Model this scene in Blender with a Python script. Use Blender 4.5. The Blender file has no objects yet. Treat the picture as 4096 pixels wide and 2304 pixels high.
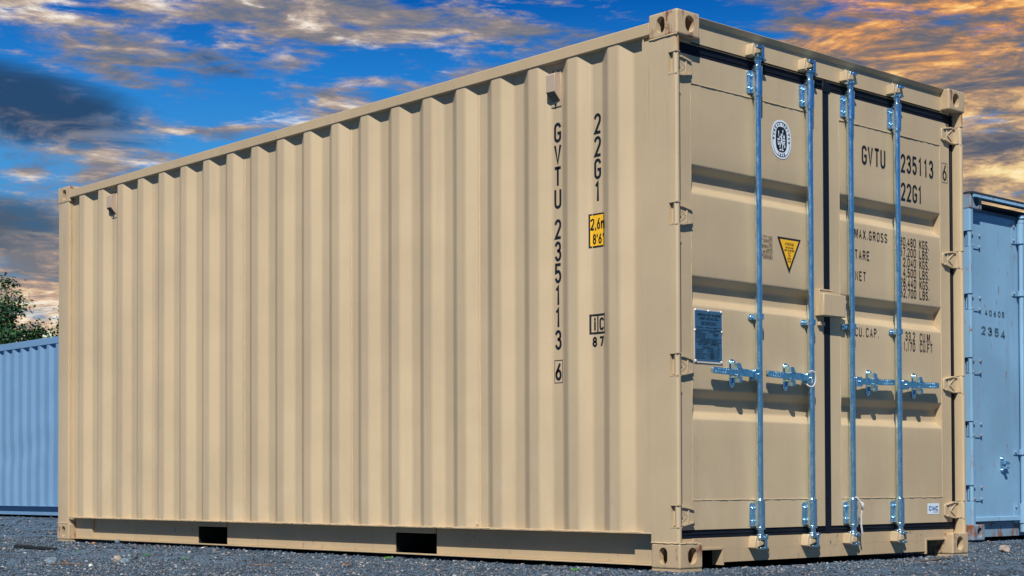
import bpy, bmesh, math, random
import numpy as np
from mathutils import Vector, Matrix, noise as mnoise

# ------------------------------------------------------------------ camera, sky, sun
scene = bpy.context.scene
COL = scene.collection
YAW, PITCH, ROLL = math.radians(137.8829), math.radians(1.2533), math.radians(-0.1614)
CAM = Vector((4.9026, -5.5976, 0.3893))
fw = Vector((math.cos(PITCH)*math.cos(YAW), math.cos(PITCH)*math.sin(YAW), math.sin(PITCH)))
rt = Vector((math.sin(YAW), -math.cos(YAW), 0))
up = rt.cross(fw)
r2 = math.cos(ROLL)*rt + math.sin(ROLL)*up
u2 = -math.sin(ROLL)*rt + math.cos(ROLL)*up
cd = bpy.data.cameras.new('camera')
cam = bpy.data.objects.new('camera', cd)
COL.objects.link(cam)
M = Matrix((r2, u2, -fw)).transposed().to_4x4()
M.translation = CAM
cam.matrix_world = M
cd.sensor_width = 36.0
cd.lens = 6446.39/4096*36
cd.shift_x = (2048-1963.37)/4096
cd.shift_y = (1799.4-1152)/4096
cd.clip_start, cd.clip_end = 0.05, 3000
scene.camera = cam

SUN = Vector((0.432, -0.538, 0.725)).normalized()
sl = bpy.data.lights.new('sun', 'SUN')
sl.energy = 5.0
sl.angle = math.radians(0.5)
sl.color = (1.0, 0.92, 0.80)
so = bpy.data.objects.new('sun', sl)
so.rotation_euler = SUN.to_track_quat('Z', 'Y').to_euler()
so.location = (6, -7, 10)
COL.objects.link(so)

scene.view_settings.view_transform = 'Standard'
scene.view_settings.look = 'None'
scene.view_settings.exposure = 0.2
scene.view_settings.gamma = 1.0
scene.render.engine = 'CYCLES'
scene.cycles.max_bounces = 8
scene.cycles.use_denoising = True


class NT:
    """small helper for node graphs"""
    def __init__(s, tree):
        s.t = tree
    def n(s, typ, **kw):
        nd = s.t.nodes.new(typ)
        for k, v in kw.items():
            setattr(nd, k, v)
        return nd
    def put(s, sock, v):
        if isinstance(v, bpy.types.NodeSocket):
            s.t.links.new(v, sock)
        elif v is not None:
            sock.default_value = v
    def math(s, op, a, b=None, c=None, clamp=False):
        nd = s.n('ShaderNodeMath', operation=op, use_clamp=clamp)
        s.put(nd.inputs[0], a)
        s.put(nd.inputs[1], b)
        s.put(nd.inputs[2], c)
        return nd.outputs[0]
    def smooth(s, v, lo, hi):
        nd = s.n('ShaderNodeMapRange', interpolation_type='SMOOTHSTEP')
        s.put(nd.inputs[0], v)
        nd.inputs[1].default_value, nd.inputs[2].default_value = lo, hi
        return nd.outputs[0]
    def mix(s, f, a, b, bt='MIX'):
        nd = s.n('ShaderNodeMix', data_type='RGBA', blend_type=bt)
        s.put(nd.inputs[0], f)
        s.put(nd.inputs[6], a if not isinstance(a, tuple) else (*a[:3], 1))
        s.put(nd.inputs[7], b if not isinstance(b, tuple) else (*b[:3], 1))
        return nd.outputs[2]
    def noise(s, vec, scale, detail=4, rough=.55, dist=0.0):
        nd = s.n('ShaderNodeTexNoise')
        s.put(nd.inputs['Vector'], vec)
        nd.inputs['Scale'].default_value = scale
        nd.inputs['Detail'].default_value = detail
        nd.inputs['Roughness'].default_value = rough
        nd.inputs['Distortion'].default_value = dist
        return nd.outputs[0]
    def comb(s, x, y, z):
        nd = s.n('ShaderNodeCombineXYZ')
        for i, v in enumerate((x, y, z)):
            s.put(nd.inputs[i], v)
        return nd.outputs[0]
    def mapping(s, vec, scale, loc=(0, 0, 0)):
        nd = s.n('ShaderNodeMapping')
        s.put(nd.inputs[0], vec)
        nd.inputs['Scale'].default_value = scale
        nd.inputs['Location'].default_value = loc
        return nd.outputs[0]
    def ramp(s, v, stops):
        nd = s.n('ShaderNodeValToRGB')
        s.put(nd.inputs[0], v)
        el = nd.color_ramp.elements
        while len(el) < len(stops):
            el.new(0.5)
        for e, (p, c) in zip(el, stops):
            e.position = p
            e.color = (*c, 1)
        return nd.outputs[0]


def make_world():
    w = bpy.data.worlds.new('World')
    scene.world = w
    w.use_nodes = True
    w.node_tree.nodes.clear()
    g = NT(w.node_tree)
    mul = lambda a, b: g.math('MULTIPLY', a, b)
    add = lambda a, b: g.math('ADD', a, b)
    inv = lambda a: g.math('SUBTRACT', 1.0, a)
    tc = g.n('ShaderNodeTexCoord').outputs['Generated']
    sep = g.n('ShaderNodeSeparateXYZ')
    g.put(sep.inputs[0], tc)
    x, y, z = sep.outputs
    # azimuth A is counted from the direction in which the cloud bank lies, E is the tangent of the elevation
    c, s_ = math.cos(YAW), math.sin(YAW)
    ny = add(mul(x, c), mul(y, s_))
    nx = add(mul(x, s_), mul(y, -c))
    ln = g.math('MAXIMUM', g.math('SQRT', add(mul(nx, nx), mul(ny, ny))), 0.02)
    hx, hy = g.math('DIVIDE', nx, ln), g.math('DIVIDE', ny, ln)
    E = g.math('SUBTRACT', g.math('MINIMUM', g.math('DIVIDE', z, ln), 3.0), .022)
    A = g.math('ARCTAN2', nx, ny)
    sky = g.n('ShaderNodeTexSky', sky_type='NISHITA', sun_disc=False)
    sky.sun_elevation = math.asin(SUN.z)
    sky.sun_rotation = math.atan2(SUN.x, SUN.y)
    nis = g.mix(1.0, sky.outputs[0], (0.07, 0.23, 0.37), 'MULTIPLY')
    low = g.ramp(mul(E, 2.5), [
        (0.0, (1.5, 3.4, 5.0)), (0.25, (1.1, 3.7, 6.8)), (0.45, (0.55, 3.5, 8.2)),
        (0.57, (0.18, 2.5, 7.6)), (0.70, (0.02, 1.30, 5.4)), (1.0, (0.02, .95, 4.2))])
    south = g.smooth(g.math('ABSOLUTE', A), .5, 1.2)
    low = g.mix(south, low, g.mix(1.0, low, (.50, .60, .62), 'MULTIPLY'))
    low = g.mix(1.0, low, (.95, .84, .82), 'MULTIPLY')
    base = g.mix(g.smooth(E, 0.30, 0.75), low, nis)
    Et = add(E, mul(A, 0.10))
    P1 = g.comb(mul(hx, 5.0), mul(hy, 5.0), mul(Et, 30.0))
    P2 = g.comb(mul(hx, 13.0), mul(hy, 13.0), mul(E, 52.0))
    n1 = g.noise(P1, 1.0, 7, .55, .5)
    n2 = g.noise(P2, 1.0, 9, .62, .7)
    n3 = g.noise(g.mapping(P1, (1, 1, 1.2), (4.3, 1.7, 9.1)), 1.4, 6, .58, .4)
    n4 = g.noise(g.mapping(P2, (1, 1, 1), (7.3, 2.7, 3.1)), 1.1, 9, .66, .6)
    n4 = add(mul(g.math('SUBTRACT', n4, .5), 1.35), .5)
    n5 = g.noise(g.mapping(P1, (1, 1, 1), (1.3, 8.7, 2.1)), .8, 5, .55, .3)
    n6 = g.noise(g.mapping(P2, (3.2, 3.2, 3.2), (5.1, 3.3, 8.7)), 1.0, 8, .68, .4)
    n4 = add(n4, mul(g.math('SUBTRACT', n6, .5), .55))
    right = g.smooth(add(A, mul(g.math('SUBTRACT', n3, .5), .16)), 0.125, 0.225)
    lowband = inv(g.smooth(add(E, mul(g.math('SUBTRACT', n1, .5), .04)), 0.105, 0.165))
    north = inv(g.smooth(g.math('ABSOLUTE', A), .55, 1.1))
    thin = inv(g.smooth(E, .32, .6))
    thr = add(mul(n1, 0.58), mul(n2, 0.42))
    thr = add(thr, mul(right, 0.115))
    thr = add(thr, mul(lowband, 0.13))
    thr = add(thr, mul(g.math('SUBTRACT', n6, .5), .20))
    topw = mul(g.smooth(E, .19, .25), inv(g.smooth(A, .05, .12)))
    thr = add(thr, mul(topw, .012))
    cov = g.smooth(thr, 0.462, 0.585)
    cov = mul(mul(cov, north), thin)
    lc = g.ramp(add(mul(n3, .55), mul(n4, .45)), [(0.34, (.55, 1.2, 2.6)), (0.43, (1.5, 1.75, 2.4)), (0.51, (2.7, 2.35, 2.4)), (0.58, (5.4, 4.3, 3.6)), (0.66, (9.4, 8.6, 7.6))])
    rtop = g.ramp(add(mul(n4, .50), mul(n5, .50)),
                [(0.36, (.8, 1.2, 2.1)), (0.44, (1.6, 1.5, 1.7)), (0.49, (3.4, 2.0, 1.4)), (0.54, (7.4, 3.2, 1.15)),
                 (0.58, (9.6, 5.6, 1.9)), (0.66, (11.0, 9.2, 5.0))])
    rlow = g.ramp(add(mul(n4, .60), mul(n5, .40)),
                [(0.36, (.9, 1.1, 1.6)), (0.44, (2.1, 1.8, 1.75)), (0.50, (4.4, 3.0, 2.0)),
                 (0.56, (7.4, 5.1, 2.6)), (0.64, (9.6, 7.6, 3.9)), (0.74, (10, 9.2, 7.2))])
    rc = g.mix(g.smooth(add(E, mul(g.math('SUBTRACT', n5, .5), .12)), .185, .255), rlow, rtop)
    warm = g.ramp(n4, [(0.36, (1.9, 1.9, 2.1)), (0.46, (3.2, 2.6, 2.4)), (0.53, (6.2, 4.1, 2.8)), (0.59, (9.4, 7.2, 4.8)), (0.66, (10.0, 9.6, 8.8))])
    cl = g.mix(right, lc, rc)
    cl = g.mix(mul(mul(lowband, 0.9), inv(mul(right, .7))), cl, warm)
    col = g.mix(cov, base, cl)
    # a long dark bank of cloud
    def bank(col, a0, e0, wa, we, k, tilt, c0, c1):
        da = g.math('DIVIDE', g.math('SUBTRACT', A, a0), wa)
        de = g.math('DIVIDE', add(g.math('SUBTRACT', E, e0), mul(g.math('SUBTRACT', A, a0), tilt)), we)
        d = add(mul(da, da), mul(de, de))
        d = add(d, mul(g.math('SUBTRACT', n1, .5), 2.2))
        d = add(d, mul(g.math('SUBTRACT', n2, .5), 1.4))
        f = inv(g.smooth(d, 0.1, 1.5))
        return g.mix(mul(f, k), col, g.mix(g.smooth(add(n2, mul(de, -.05)), .46, .68), c0, c1))
    col = bank(col, -.285, .205, .075, .024, .95, .13, (0.22, 0.60, 1.35), (2.0, 2.0, 2.4))
    col = bank(col, -.30, .135, .05, .016, .85, .0, (0.5, 0.95, 1.6), (1.8, 1.9, 2.3))
    col = bank(col, .30, .125, .09, .011, .75, .0, (.5, 2.2, 5.0), (2.6, 3.4, 4.6))
    # a thin, broken vapour trail
    q = add(mul(add(A, 0.148), 0.345), g.math('SUBTRACT', E, 0.276))
    q = add(q, mul(g.math('SUBTRACT', n2, .5), 0.012))
    tr = inv(g.smooth(g.math('ABSOLUTE', q), 0.0, 0.0034))
    tr = mul(mul(tr, g.smooth(n4, .42, .66)), .85)
    tr = mul(tr, mul(g.smooth(A, -0.20, -0.15), inv(g.smooth(A, -0.04, -0.015))))
    col = g.mix(tr, col, (9.2, 8.4, 7.4))
    bg = g.n('ShaderNodeBackground')
    g.put(bg.inputs[0], col)
    bg.inputs[1].default_value = 0.088
    out = g.n('ShaderNodeOutputWorld')
    g.put(out.inputs[0], bg.outputs[0])

make_world()


# ------------------------------------------------------------------ mesh helpers
class MB:
    sharp = 32
    def __init__(s):
        s.v, s.f, s.sm = [], [], []
    def add(s, vs, fs, smooth=False):
        o = len(s.v)
        s.v += [tuple(p) for p in vs]
        s.f += [tuple(i+o for i in f) for f in fs]
        s.sm += [smooth]*len(fs)
        return s
    def box(s, x0, x1, y0, y1, z0, z1):
        vs = [(x, y, z) for x in (x0, x1) for y in (y0, y1) for z in (z0, z1)]
        return s.add(vs, [(0, 1, 3, 2), (4, 6, 7, 5), (0, 4, 5, 1), (2, 3, 7, 6), (0, 2, 6, 4), (1, 5, 7, 3)])
    def prism(s, pts, axis, a, b, smooth=False):
        """polygon in the two other axes (in order), pulled from a to b along axis"""
        def P(p, t):
            l = list(p)
            l.insert(axis, t)
            return l
        n = len(pts)
        vs = [P(p, a) for p in pts]+[P(p, b) for p in pts]
        fs = [(i, (i+1) % n, n+(i+1) % n, n+i) for i in range(n)]
        o = len(s.v)
        s.add(vs, fs, smooth)
        s.add([], [])
        s.f += [tuple(range(o, o+n)), tuple(range(o+2*n-1, o+n-1, -1))]
        s.sm += [False, False]
        return s
    def cyl(s, p0, p1, r0, r1=None, n=16, smooth=True):
        r1 = r0 if r1 is None else r1
        p0, p1 = Vector(p0), Vector(p1)
        d = (p1-p0).normalized()
        a = d.orthogonal().normalized()
        b = d.cross(a)
        vs = []
        for p, r in ((p0, r0), (p1, r1)):
            for i in range(n):
                t = 2*math.pi*i/n
                vs.append(p+a*math.cos(t)*r+b*math.sin(t)*r)
        o = len(s.v)
        s.add(vs, [(i, (i+1) % n, n+(i+1) % n, n+i) for i in range(n)], smooth)
        s.f += [tuple(range(o+n-1, o-1, -1)), tuple(range(o+n, o+2*n))]
        s.sm += [False, False]
        return s
    def tube(s, pts, r, n=8, smooth=True):
        pts = [Vector(p) for p in pts]
        o = len(s.v)
        a = None
        for i, p in enumerate(pts):
            d = (pts[min(i+1, len(pts)-1)]-pts[max(i-1, 0)]).normalized()
            a = d.orthogonal().normalized() if a is None else (a-d*a.dot(d)).normalized()
            b = d.cross(a)
            rr = r[i] if isinstance(r, (list, tuple)) else r
            for k in range(n):
                t = 2*math.pi*k/n
                s.v.append(tuple(p+a*math.cos(t)*rr+b*math.sin(t)*rr))
        for i in range(len(pts)-1):
            for k in range(n):
                s.f.append((o+i*n+k, o+i*n+(k+1) % n, o+(i+1)*n+(k+1) % n, o+(i+1)*n+k))
                s.sm.append(smooth)
        s.f += [tuple(range(o+n-1, o-1, -1)), tuple(range(o+(len(pts)-1)*n, o+len(pts)*n))]
        s.sm += [False, False]
        return s
    def sphere(s, c, r, n=10, m=6, sc=(1, 1, 1)):
        vs, fs = [], []
        for j in range(m+1):
            ph = math.pi*j/m
            for i in range(n):
                t = 2*math.pi*i/n
                vs.append((c[0]+r*sc[0]*math.sin(ph)*math.cos(t), c[1]+r*sc[1]*math.sin(ph)*math.sin(t), c[2]+r*sc[2]*math.cos(ph)))
        for j in range(m):
            for i in range(n):
                fs.append((j*n+i, (j+1)*n+i, (j+1)*n+(i+1) % n, j*n+(i+1) % n))
        return s.add(vs, fs, True)
    def mesh(s, name, mat):
        me = bpy.data.meshes.new(name)
        me.from_pydata(s.v, [], s.f)
        me.polygons.foreach_set('use_smooth', s.sm)
        me.materials.append(mat)
        bm = bmesh.new()
        bm.from_mesh(me)
        bmesh.ops.recalc_face_normals(bm, faces=bm.faces)
        bm.to_mesh(me)
        bm.free()
        me.set_sharp_from_angle(angle=math.radians(s.sharp))
        return me
    def build(s, name, mat, parent=None, bevel=0.0, seg=2):
        return link(name, s.mesh(name, mat), parent, bevel, seg)


def multi_mesh(name, pieces, sharp=32):
    """one mesh out of several (MB, material) pieces"""
    mb, idx = MB(), []
    for p, m in pieces:
        mb.add([], [])
        o = len(mb.v)
        mb.v += p.v
        mb.f += [tuple(i+o for i in f) for f in p.f]
        mb.sm += p.sm
        idx += [m]*len(p.f)
    mb.sharp = sharp
    me = mb.mesh(name, pieces[0][1])
    mats = [pieces[0][1]]
    for m in idx:
        if m not in mats:
            mats.append(m)
            me.materials.append(m)
    me.polygons.foreach_set('material_index', [mats.index(m) for m in idx])
    return me


def multi(name, pieces, parent=None, bevel=0.0, seg=2, sharp=32, loc=None):
    return link(name, multi_mesh(name, pieces, sharp), parent, bevel, seg, loc)


def link(name, me, parent=None, bevel=0.0, seg=2, loc=None):
    o = bpy.data.objects.new(name, me)
    COL.objects.link(o)
    if parent is not None:
        o.parent = parent
    if loc is not None:
        o.location = loc
    if bevel:
        m = o.modifiers.new('bevel', 'BEVEL')
        m.width = bevel
        m.segments = seg
        m.limit_method = 'ANGLE'
        m.angle_limit = math.radians(40)
        m.harden_normals = False
    return o


def empty(name, loc=(0, 0, 0)):
    o = bpy.data.objects.new(name, None)
    o.location = loc
    o.empty_display_size = .2
    COL.objects.link(o)
    return o


def tag(o, label=None, cat=None, group=None, kind=None):
    for k, v in (('label', label), ('category', cat), ('group', group), ('kind', kind)):
        if v:
            o[k] = v
    return o


# ------------------------------------------------------------------ materials
def mat(name):
    m = bpy.data.materials.new(name)
    m.use_nodes = True
    g = NT(m.node_tree)
    return m, g, m.node_tree.nodes['Principled BSDF']


def bump(g, bsdf, h, strength=.2, dist=.002):
    b = g.n('ShaderNodeBump')
    b.inputs['Strength'].default_value = strength
    b.inputs['Distance'].default_value = dist
    g.put(b.inputs['Height'], h)
    g.put(bsdf.inputs['Normal'], b.outputs[0])


def paint(name, col, rough=.5, dirt=(.30, .25, .19), dirt_amt=.25, rust=0.0, rustcol=(.16, .055, .02), grime=0.0, var=.07, streak=False, dust=0.0):
    m, g, b = mat(name)
    geo = g.n('ShaderNodeNewGeometry').outputs['Position']
    big = g.noise(geo, 1.3, 5, .6)
    fine = g.noise(geo, 55, 3, .6)
    strk = g.noise(g.mapping(geo, (14, 14, .9)), 1.0, 6, .65)
    c1 = tuple(c*(1-var) for c in col)
    c2 = tuple(min(1, c*(1+var)) for c in col)
    c = g.mix(g.smooth(big, .3, .7), c1, c2)
    c = g.mix(g.math('MULTIPLY', g.smooth(fine, .45, .75), .10), c, tuple(x*.8 for x in col))
    c = g.mix(g.math('MULTIPLY', g.smooth(strk, .52, .78), dirt_amt), c, dirt)
    if dust:
        sp0 = g.n('ShaderNodeSeparateXYZ')
        g.put(sp0.inputs[0], geo)
        sm = g.noise(g.mapping(geo, (6, 6, 3.2)), 1.0, 6, .68)
        dk = g.math('MULTIPLY', g.smooth(sm, .46, .70), g.math('SUBTRACT', 1.0, g.smooth(sp0.outputs[2], .15, 1.1)))
        c = g.mix(g.math('MULTIPLY', dk, dust), c, (.55, .47, .34))
        sc = g.noise(g.mapping(geo, (3, 3, 60)), 1.0, 5, .7)
        c = g.mix(g.math('MULTIPLY', g.smooth(sc, .70, .78), .18), c, (.30, .24, .16))
    if grime:
        spk = g.noise(g.mapping(geo, (60, 60, 26)), 1.0, 4, .7)
        low = g.noise(geo, 5, 4, .6)
        c = g.mix(g.math('MULTIPLY', g.smooth(g.math('ADD', spk, g.math('MULTIPLY', low, .35)), .80, .92), grime), c, (.05, .05, .05))
    if rust:
        ru = g.noise(g.mapping(geo, (38, 38, 7), (3, 1, 2)), 1.0, 7, .7)
        rb = g.noise(geo, 9, 5, .65)
        mk = g.smooth(g.math('ADD', g.math('MULTIPLY', ru, .6), g.math('MULTIPLY', rb, .5)), .70-rust*.18, .78-rust*.14)
        rc = g.mix(g.noise(geo, 90, 3, .6), tuple(x*.6 for x in rustcol), tuple(min(1, x*2.2) for x in rustcol))
        c = g.mix(mk, c, rc)
    if streak:     # rust that has run down from the corner fittings
        sp = g.n('ShaderNodeSeparateXYZ')
        g.put(sp.inputs[0], geo)
        run = g.noise(g.mapping(geo, (70, 70, 2.2)), 1.0, 5, .6)
        cor = g.math('MULTIPLY', g.smooth(sp.outputs[0], -.030, -.012), g.smooth(sp.outputs[2], 2.36, 2.46))
        far = g.math('MULTIPLY', g.smooth(run, .56, .72), g.smooth(sp.outputs[2], 1.5, 2.45))
        mk = g.math('MULTIPLY', g.math('ADD', cor, g.math('MULTIPLY', far, .55), None, True), g.smooth(run, .34, .60))
        c = g.mix(g.math('MULTIPLY', mk, .75), c, (.30, .13, .035))
    g.put(b.inputs['Base Color'], c)
    rr = g.math('ADD', g.math('MULTIPLY', fine, .16), rough-.08)
    g.put(b.inputs['Roughness'], rr)
    hh = g.math('ADD', g.noise(geo, 320, 2, .5), g.math('MULTIPLY', big, 2.0))
    bump(g, b, hh, .12, .0015)
    return m


def plain(name, col, rough=.5, metal=0.0, var=.12, scale=40.0, bmp=.15):
    m, g, b = mat(name)
    geo = g.n('ShaderNodeNewGeometry').outputs['Position']
    n = g.noise(geo, scale, 4, .6)
    c = g.mix(n, tuple(x*(1-var) for x in col), tuple(min(1, x*(1+var)) for x in col))
    g.put(b.inputs['Base Color'], c)
    b.inputs['Metallic'].default_value = metal
    g.put(b.inputs['Roughness'], g.math('ADD', g.math('MULTIPLY', n, .2), rough-.1))
    bump(g, b, g.noise(geo, scale*5, 3, .6), bmp, .001)
    return m


TANC = (.476, .380, .252)
TAN = paint('tan paint', TANC, dust=.35)
TANCAST = paint('tan cast steel', (.46, .355, .23), dirt_amt=.3, rust=.80, rustcol=(.13, .05, .03))
TANSILL = paint('tan paint spattered with dirt', (.46, .355, .23), dirt_amt=.35, grime=.8)
TANPOST = paint('tan post paint', TANC, streak=True)
TANRAIL = paint('tan rail paint', (.46, .36, .23), dirt_amt=.35, grime=.55)
WELD = plain('lit weld paint', (.54, .41, .26), .5, var=.2, scale=90)  # lighter than the wall: the lit top of the beads is in the colour
RUBBER = plain('black rubber', (.003, .007, .017), .6, var=.3)
RUBBER.node_tree.nodes['Principled BSDF'].inputs['Specular IOR Level'].default_value = .25
INK = plain('black lettering', (.006, .009, .014), .45, var=.2)
DARKIN = plain('black undercoat and shade', (.006, .007, .008), .9)  # black coat, also stands in for the shade inside the fork pockets
WHITE = plain('white vinyl', (.66, .76, .88), .35, var=.03)
YELLOW = plain('yellow vinyl', (.82, .46, .015), .38, var=.04)
BLUE = plain('blue print', (.01, .10, .34), .4, var=.05)
PLATE = plain('anodised plate', (.055, .15, .27), .32, .35, var=.15, scale=18)
RIVET = plain('rivet', (.6, .57, .55), .4, .2)
ROPE = plain('white rope', (.50, .51, .54), .7, var=.15, scale=200)
VENTM = plain('beige plastic vent', (.43, .345, .27), .5, var=.05)


def galv():
    m, g, b = mat('galvanised steel')
    geo = g.n('ShaderNodeNewGeometry').outputs['Position']
    vor = g.n('ShaderNodeTexVoronoi')
    g.put(vor.inputs['Vector'], g.mapping(geo, (150, 150, 60)))
    n = g.noise(g.mapping(geo, (60, 60, 22)), 1.0, 5, .65)
    v = g.math('ADD', g.math('MULTIPLY', n, .7), g.math('MULTIPLY', vor.outputs['Color'], .3))
    c = g.mix(g.smooth(v, .35, .65), (.42, .68, .86), (.72, .90, .99))
    g.put(b.inputs['Base Color'], c)
    b.inputs['Metallic'].default_value = 1.0
    g.put(b.inputs['Roughness'], g.math('ADD', .10, g.math('MULTIPLY', n, .28)))
    bump(g, b, n, .12, .001)
    return m


GALV = galv()
BLUEC = paint('pale blue paint', (.195, .37, .56), .5, dirt=(.16, .19, .22), dirt_amt=.4, rust=.36, var=.10)
BLUEOLD = paint('rusted blue paint', (.18, .29, .40), .6, dirt=(.16, .15, .15), dirt_amt=.5, rust=.95, var=.12)
GREYBLUE = paint('grey blue paint', (.140, .270, .46), .5, dirt=(.2, .25, .3), dirt_amt=.25, var=.06)
DARKBLUE = plain('dark roof edge', (.02, .03, .045), .6)
ST_GREY = plain('old pale primer', (.34, .38, .40), .7, var=.3)
FADED = plain('faded stencil ink', (.055, .10, .15), .6, var=.4, scale=60)

# ------------------------------------------------------------------ stroke lettering
def _arc(cx, cy, rx, ry, a0, a1, n=8):
    return [(cx+rx*math.cos(math.radians(a0+(a1-a0)*i/n)), cy+ry*math.sin(math.radians(a0+(a1-a0)*i/n))) for i in range(n+1)]


_c = .22
def T_(a0, a1): return _arc(.5, 1-_c, .5, _c, a0, a1)
def B_(a0, a1): return _arc(.5, _c, .5, _c, a0, a1)


GL = {
 '0': [T_(180, 0)+B_(0, -180)+[(0, 1-_c)]], 'O': [T_(180, 0)+B_(0, -180)+[(0, 1-_c)]],
 '1': [[(.18, .84), (.52, 1), (.52, 0)]],
 '2': [T_(170, 0)+[(.95, .62), (.04, .0), (1, 0)]],
 '3': [_arc(.47, .76, .47, .24, 160, -80)+[(.42, .52)], [(.42, .52)]+_arc(.5, .27, .5, .27, 85, -160)],
 '4': [[(.72, 0), (.72, 1), (0, .28), (1, .28)]],
 '5': [[(.95, 1), (.06, 1), (.03, .55)]+_arc(.48, .31, .5, .31, 125, -155)],
 '6': [[(.78, 1), (.06, .42)]+_arc(.5, .29, .48, .29, 165, 525, 14)],
 '7': [[(0, 1), (1, 1), (.38, 0)]],
 '8': [_arc(.5, .76, .44, .24, -90, 270, 14), _arc(.5, .26, .5, .26, -90, 270, 14)],
 '9': [[(.22, 0), (.94, .58)]+_arc(.5, .71, .48, .29, -15, 345, 14)],
 'A': [[(0, 0), (.5, 1), (1, 0)], [(.17, .3), (.83, .3)]],
 'B': [[(0, 0), (0, 1), (.55, 1)]+_arc(.55, .76, .4, .24, 90, -90)+[(0, .52)], [(.55, .52)]+_arc(.55, .26, .45, .26, 90, -90)+[(0, 0)]],
 'C': [T_(15, 180)+B_(180, 345)],
 'D': [[(0, 0), (0, 1), (.5, 1)]+_arc(.5, .72, .5, .28, 90, 0)+_arc(.5, .28, .5, .28, 0, -90)+[(0, 0)]],
 'E': [[(1, 1), (0, 1), (0, 0), (1, 0)], [(0, .52), (.8, .52)]],
 'F': [[(1, 1), (0, 1), (0, 0)], [(0, .52), (.8, .52)]],
 'G': [T_(15, 180)+B_(180, 360)+[(1, .46), (.55, .46)]],
 'H': [[(0, 0), (0, 1)], [(1, 0), (1, 1)], [(0, .52), (1, .52)]],
 'I': [[(.5, 0), (.5, 1)]], 'J': [[(1, 1)]+B_(0, -165)],
 'K': [[(0, 0), (0, 1)], [(1, 1), (0, .42)], [(.3, .6), (1, 0)]],
 'L': [[(0, 1), (0, 0), (1, 0)]], 'M': [[(0, 0), (0, 1), (.5, .08), (1, 1), (1, 0)]],
 'N': [[(0, 0), (0, 1), (1, 0), (1, 1)]],
 'P': [[(0, 0), (0, 1), (.5, 1)]+_arc(.5, .74, .5, .26, 90, -90)+[(0, .48)]],
 'R': [[(0, 0), (0, 1), (.5, 1)]+_arc(.5, .74, .5, .26, 90, -90)+[(0, .48)], [(.5, .48), (1, 0)]],
 'S': [T_(20, 180)+[(.05, .66), (.95, .36)]+B_(0, -160)],
 'T': [[(0, 1), (1, 1)], [(.5, 1), (.5, 0)]], 'U': [[(0, 1)]+B_(180, 360)+[(1, 1)]],
 'V': [[(0, 1), (.5, 0), (1, 1)]], 'W': [[(0, 1), (.25, 0), (.5, .8), (.75, 0), (1, 1)]],
 'X': [[(0, 0), (1, 1)], [(0, 1), (1, 0)]], 'Y': [[(0, 1), (.5, .5), (1, 1)], [(.5, .5), (.5, 0)]],
 'Z': [[(0, 1), (1, 1), (0, 0), (1, 0)]],
 'm': [[(0, 0), (0, .7)], [(0, .55)]+_arc(.25, .5, .25, .18, 180, 0, 5)+[(.5, 0)], [(.5, .55)]+_arc(.75, .5, .25, .18, 180, 0, 5)+[(1, 0)]],
 'i': [[(.5, 0), (.5, .68)], [(.5, .86), (.5, 1)]],
 '.': [[(.5, 0), (.5, .09)]], ',': [[(.55, .09), (.4, -.12)]], "'": [[(.5, 1), (.5, .76)]],
 '"': [[(.3, 1), (.3, .76)], [(.75, 1), (.75, .76)]], '/': [[(0, 0), (1, 1)]], '-': [[(.1, .5), (.9, .5)]], ':': [[(.5, .1), (.5, .2)], [(.5, .6), (.5, .7)]], ' ': [],
}
NARROW = {'1': .7, 'I': .35, '.': .3, ',': .3, "'": .3, '"': .6, 'i': .3, ' ': .7, 'm': 1.5, 'M': 1.15, ':': .3, 'W': 1.2}


def ribbon(pts, w):
    """flat ribbon (2-D) along a polyline with mitred joints"""
    P = [Vector(p) for p in pts]
    Q = [P[0]]
    for p in P[1:]:
        if (p-Q[-1]).length > 1e-5:
            Q.append(p)
    if len(Q) < 2:
        return [], []
    L, n = [], len(Q)
    for i, p in enumerate(Q):
        d0 = (Q[i]-Q[i-1]).normalized() if i else (Q[1]-Q[0]).normalized()
        d1 = (Q[i+1]-Q[i]).normalized() if i < n-1 else d0
        t = d0+d1
        if t.length < .3:
            t = d0
        t.normalize()
        nn = Vector((-t.y, t.x))
        k = max(.5, nn.dot(Vector((-d1.y, d1.x))))
        e = nn*(w/2/k)
        q = p.copy()
        if i == 0:
            q -= d1*w*.25
        if i == n-1:
            q += d0*w*.25
        L += [q+e, q-e]
    return L, [(2*i, 2*i+1, 2*i+3, 2*i+2) for i in range(n-1)]


def text_strokes(txt, u, v, h, w, gap, sw, align='L', widths=True):
    """ribbons for a line of text; (u, v) baseline start, letter height h, width w"""
    adv = [w*(NARROW.get(ch, 1.0) if widths else 1.0) for ch in txt]
    tot = sum(adv)+gap*(len(txt)-1)
    if align == 'C':
        u -= tot/2
    if align == 'R':
        u -= tot
    out = []
    i_ = sw/2
    for ch, a in zip(txt, adv):
        for st in GL.get(ch, []):
            pts = [(u+i_+p[0]*(a-2*i_), v+i_+p[1]*(h-2*i_)) for p in st]
            out.append(ribbon(pts, sw))
        u += a+gap
    return out


def place(mb, ribs, f):
    for vs, fs in ribs:
        if fs:
            mb.add([f(p[0], p[1]) for p in vs], fs)


def poly2(mb, pts, f):
    mb.add([f(*p) for p in pts], [tuple(range(len(pts)))])


def ring2(mb, outer, inner, f):
    n = len(outer)
    mb.add([f(*p) for p in outer]+[f(*p) for p in inner], [(i, (i+1) % n, n+(i+1) % n, n+i) for i in range(n)])


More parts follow.
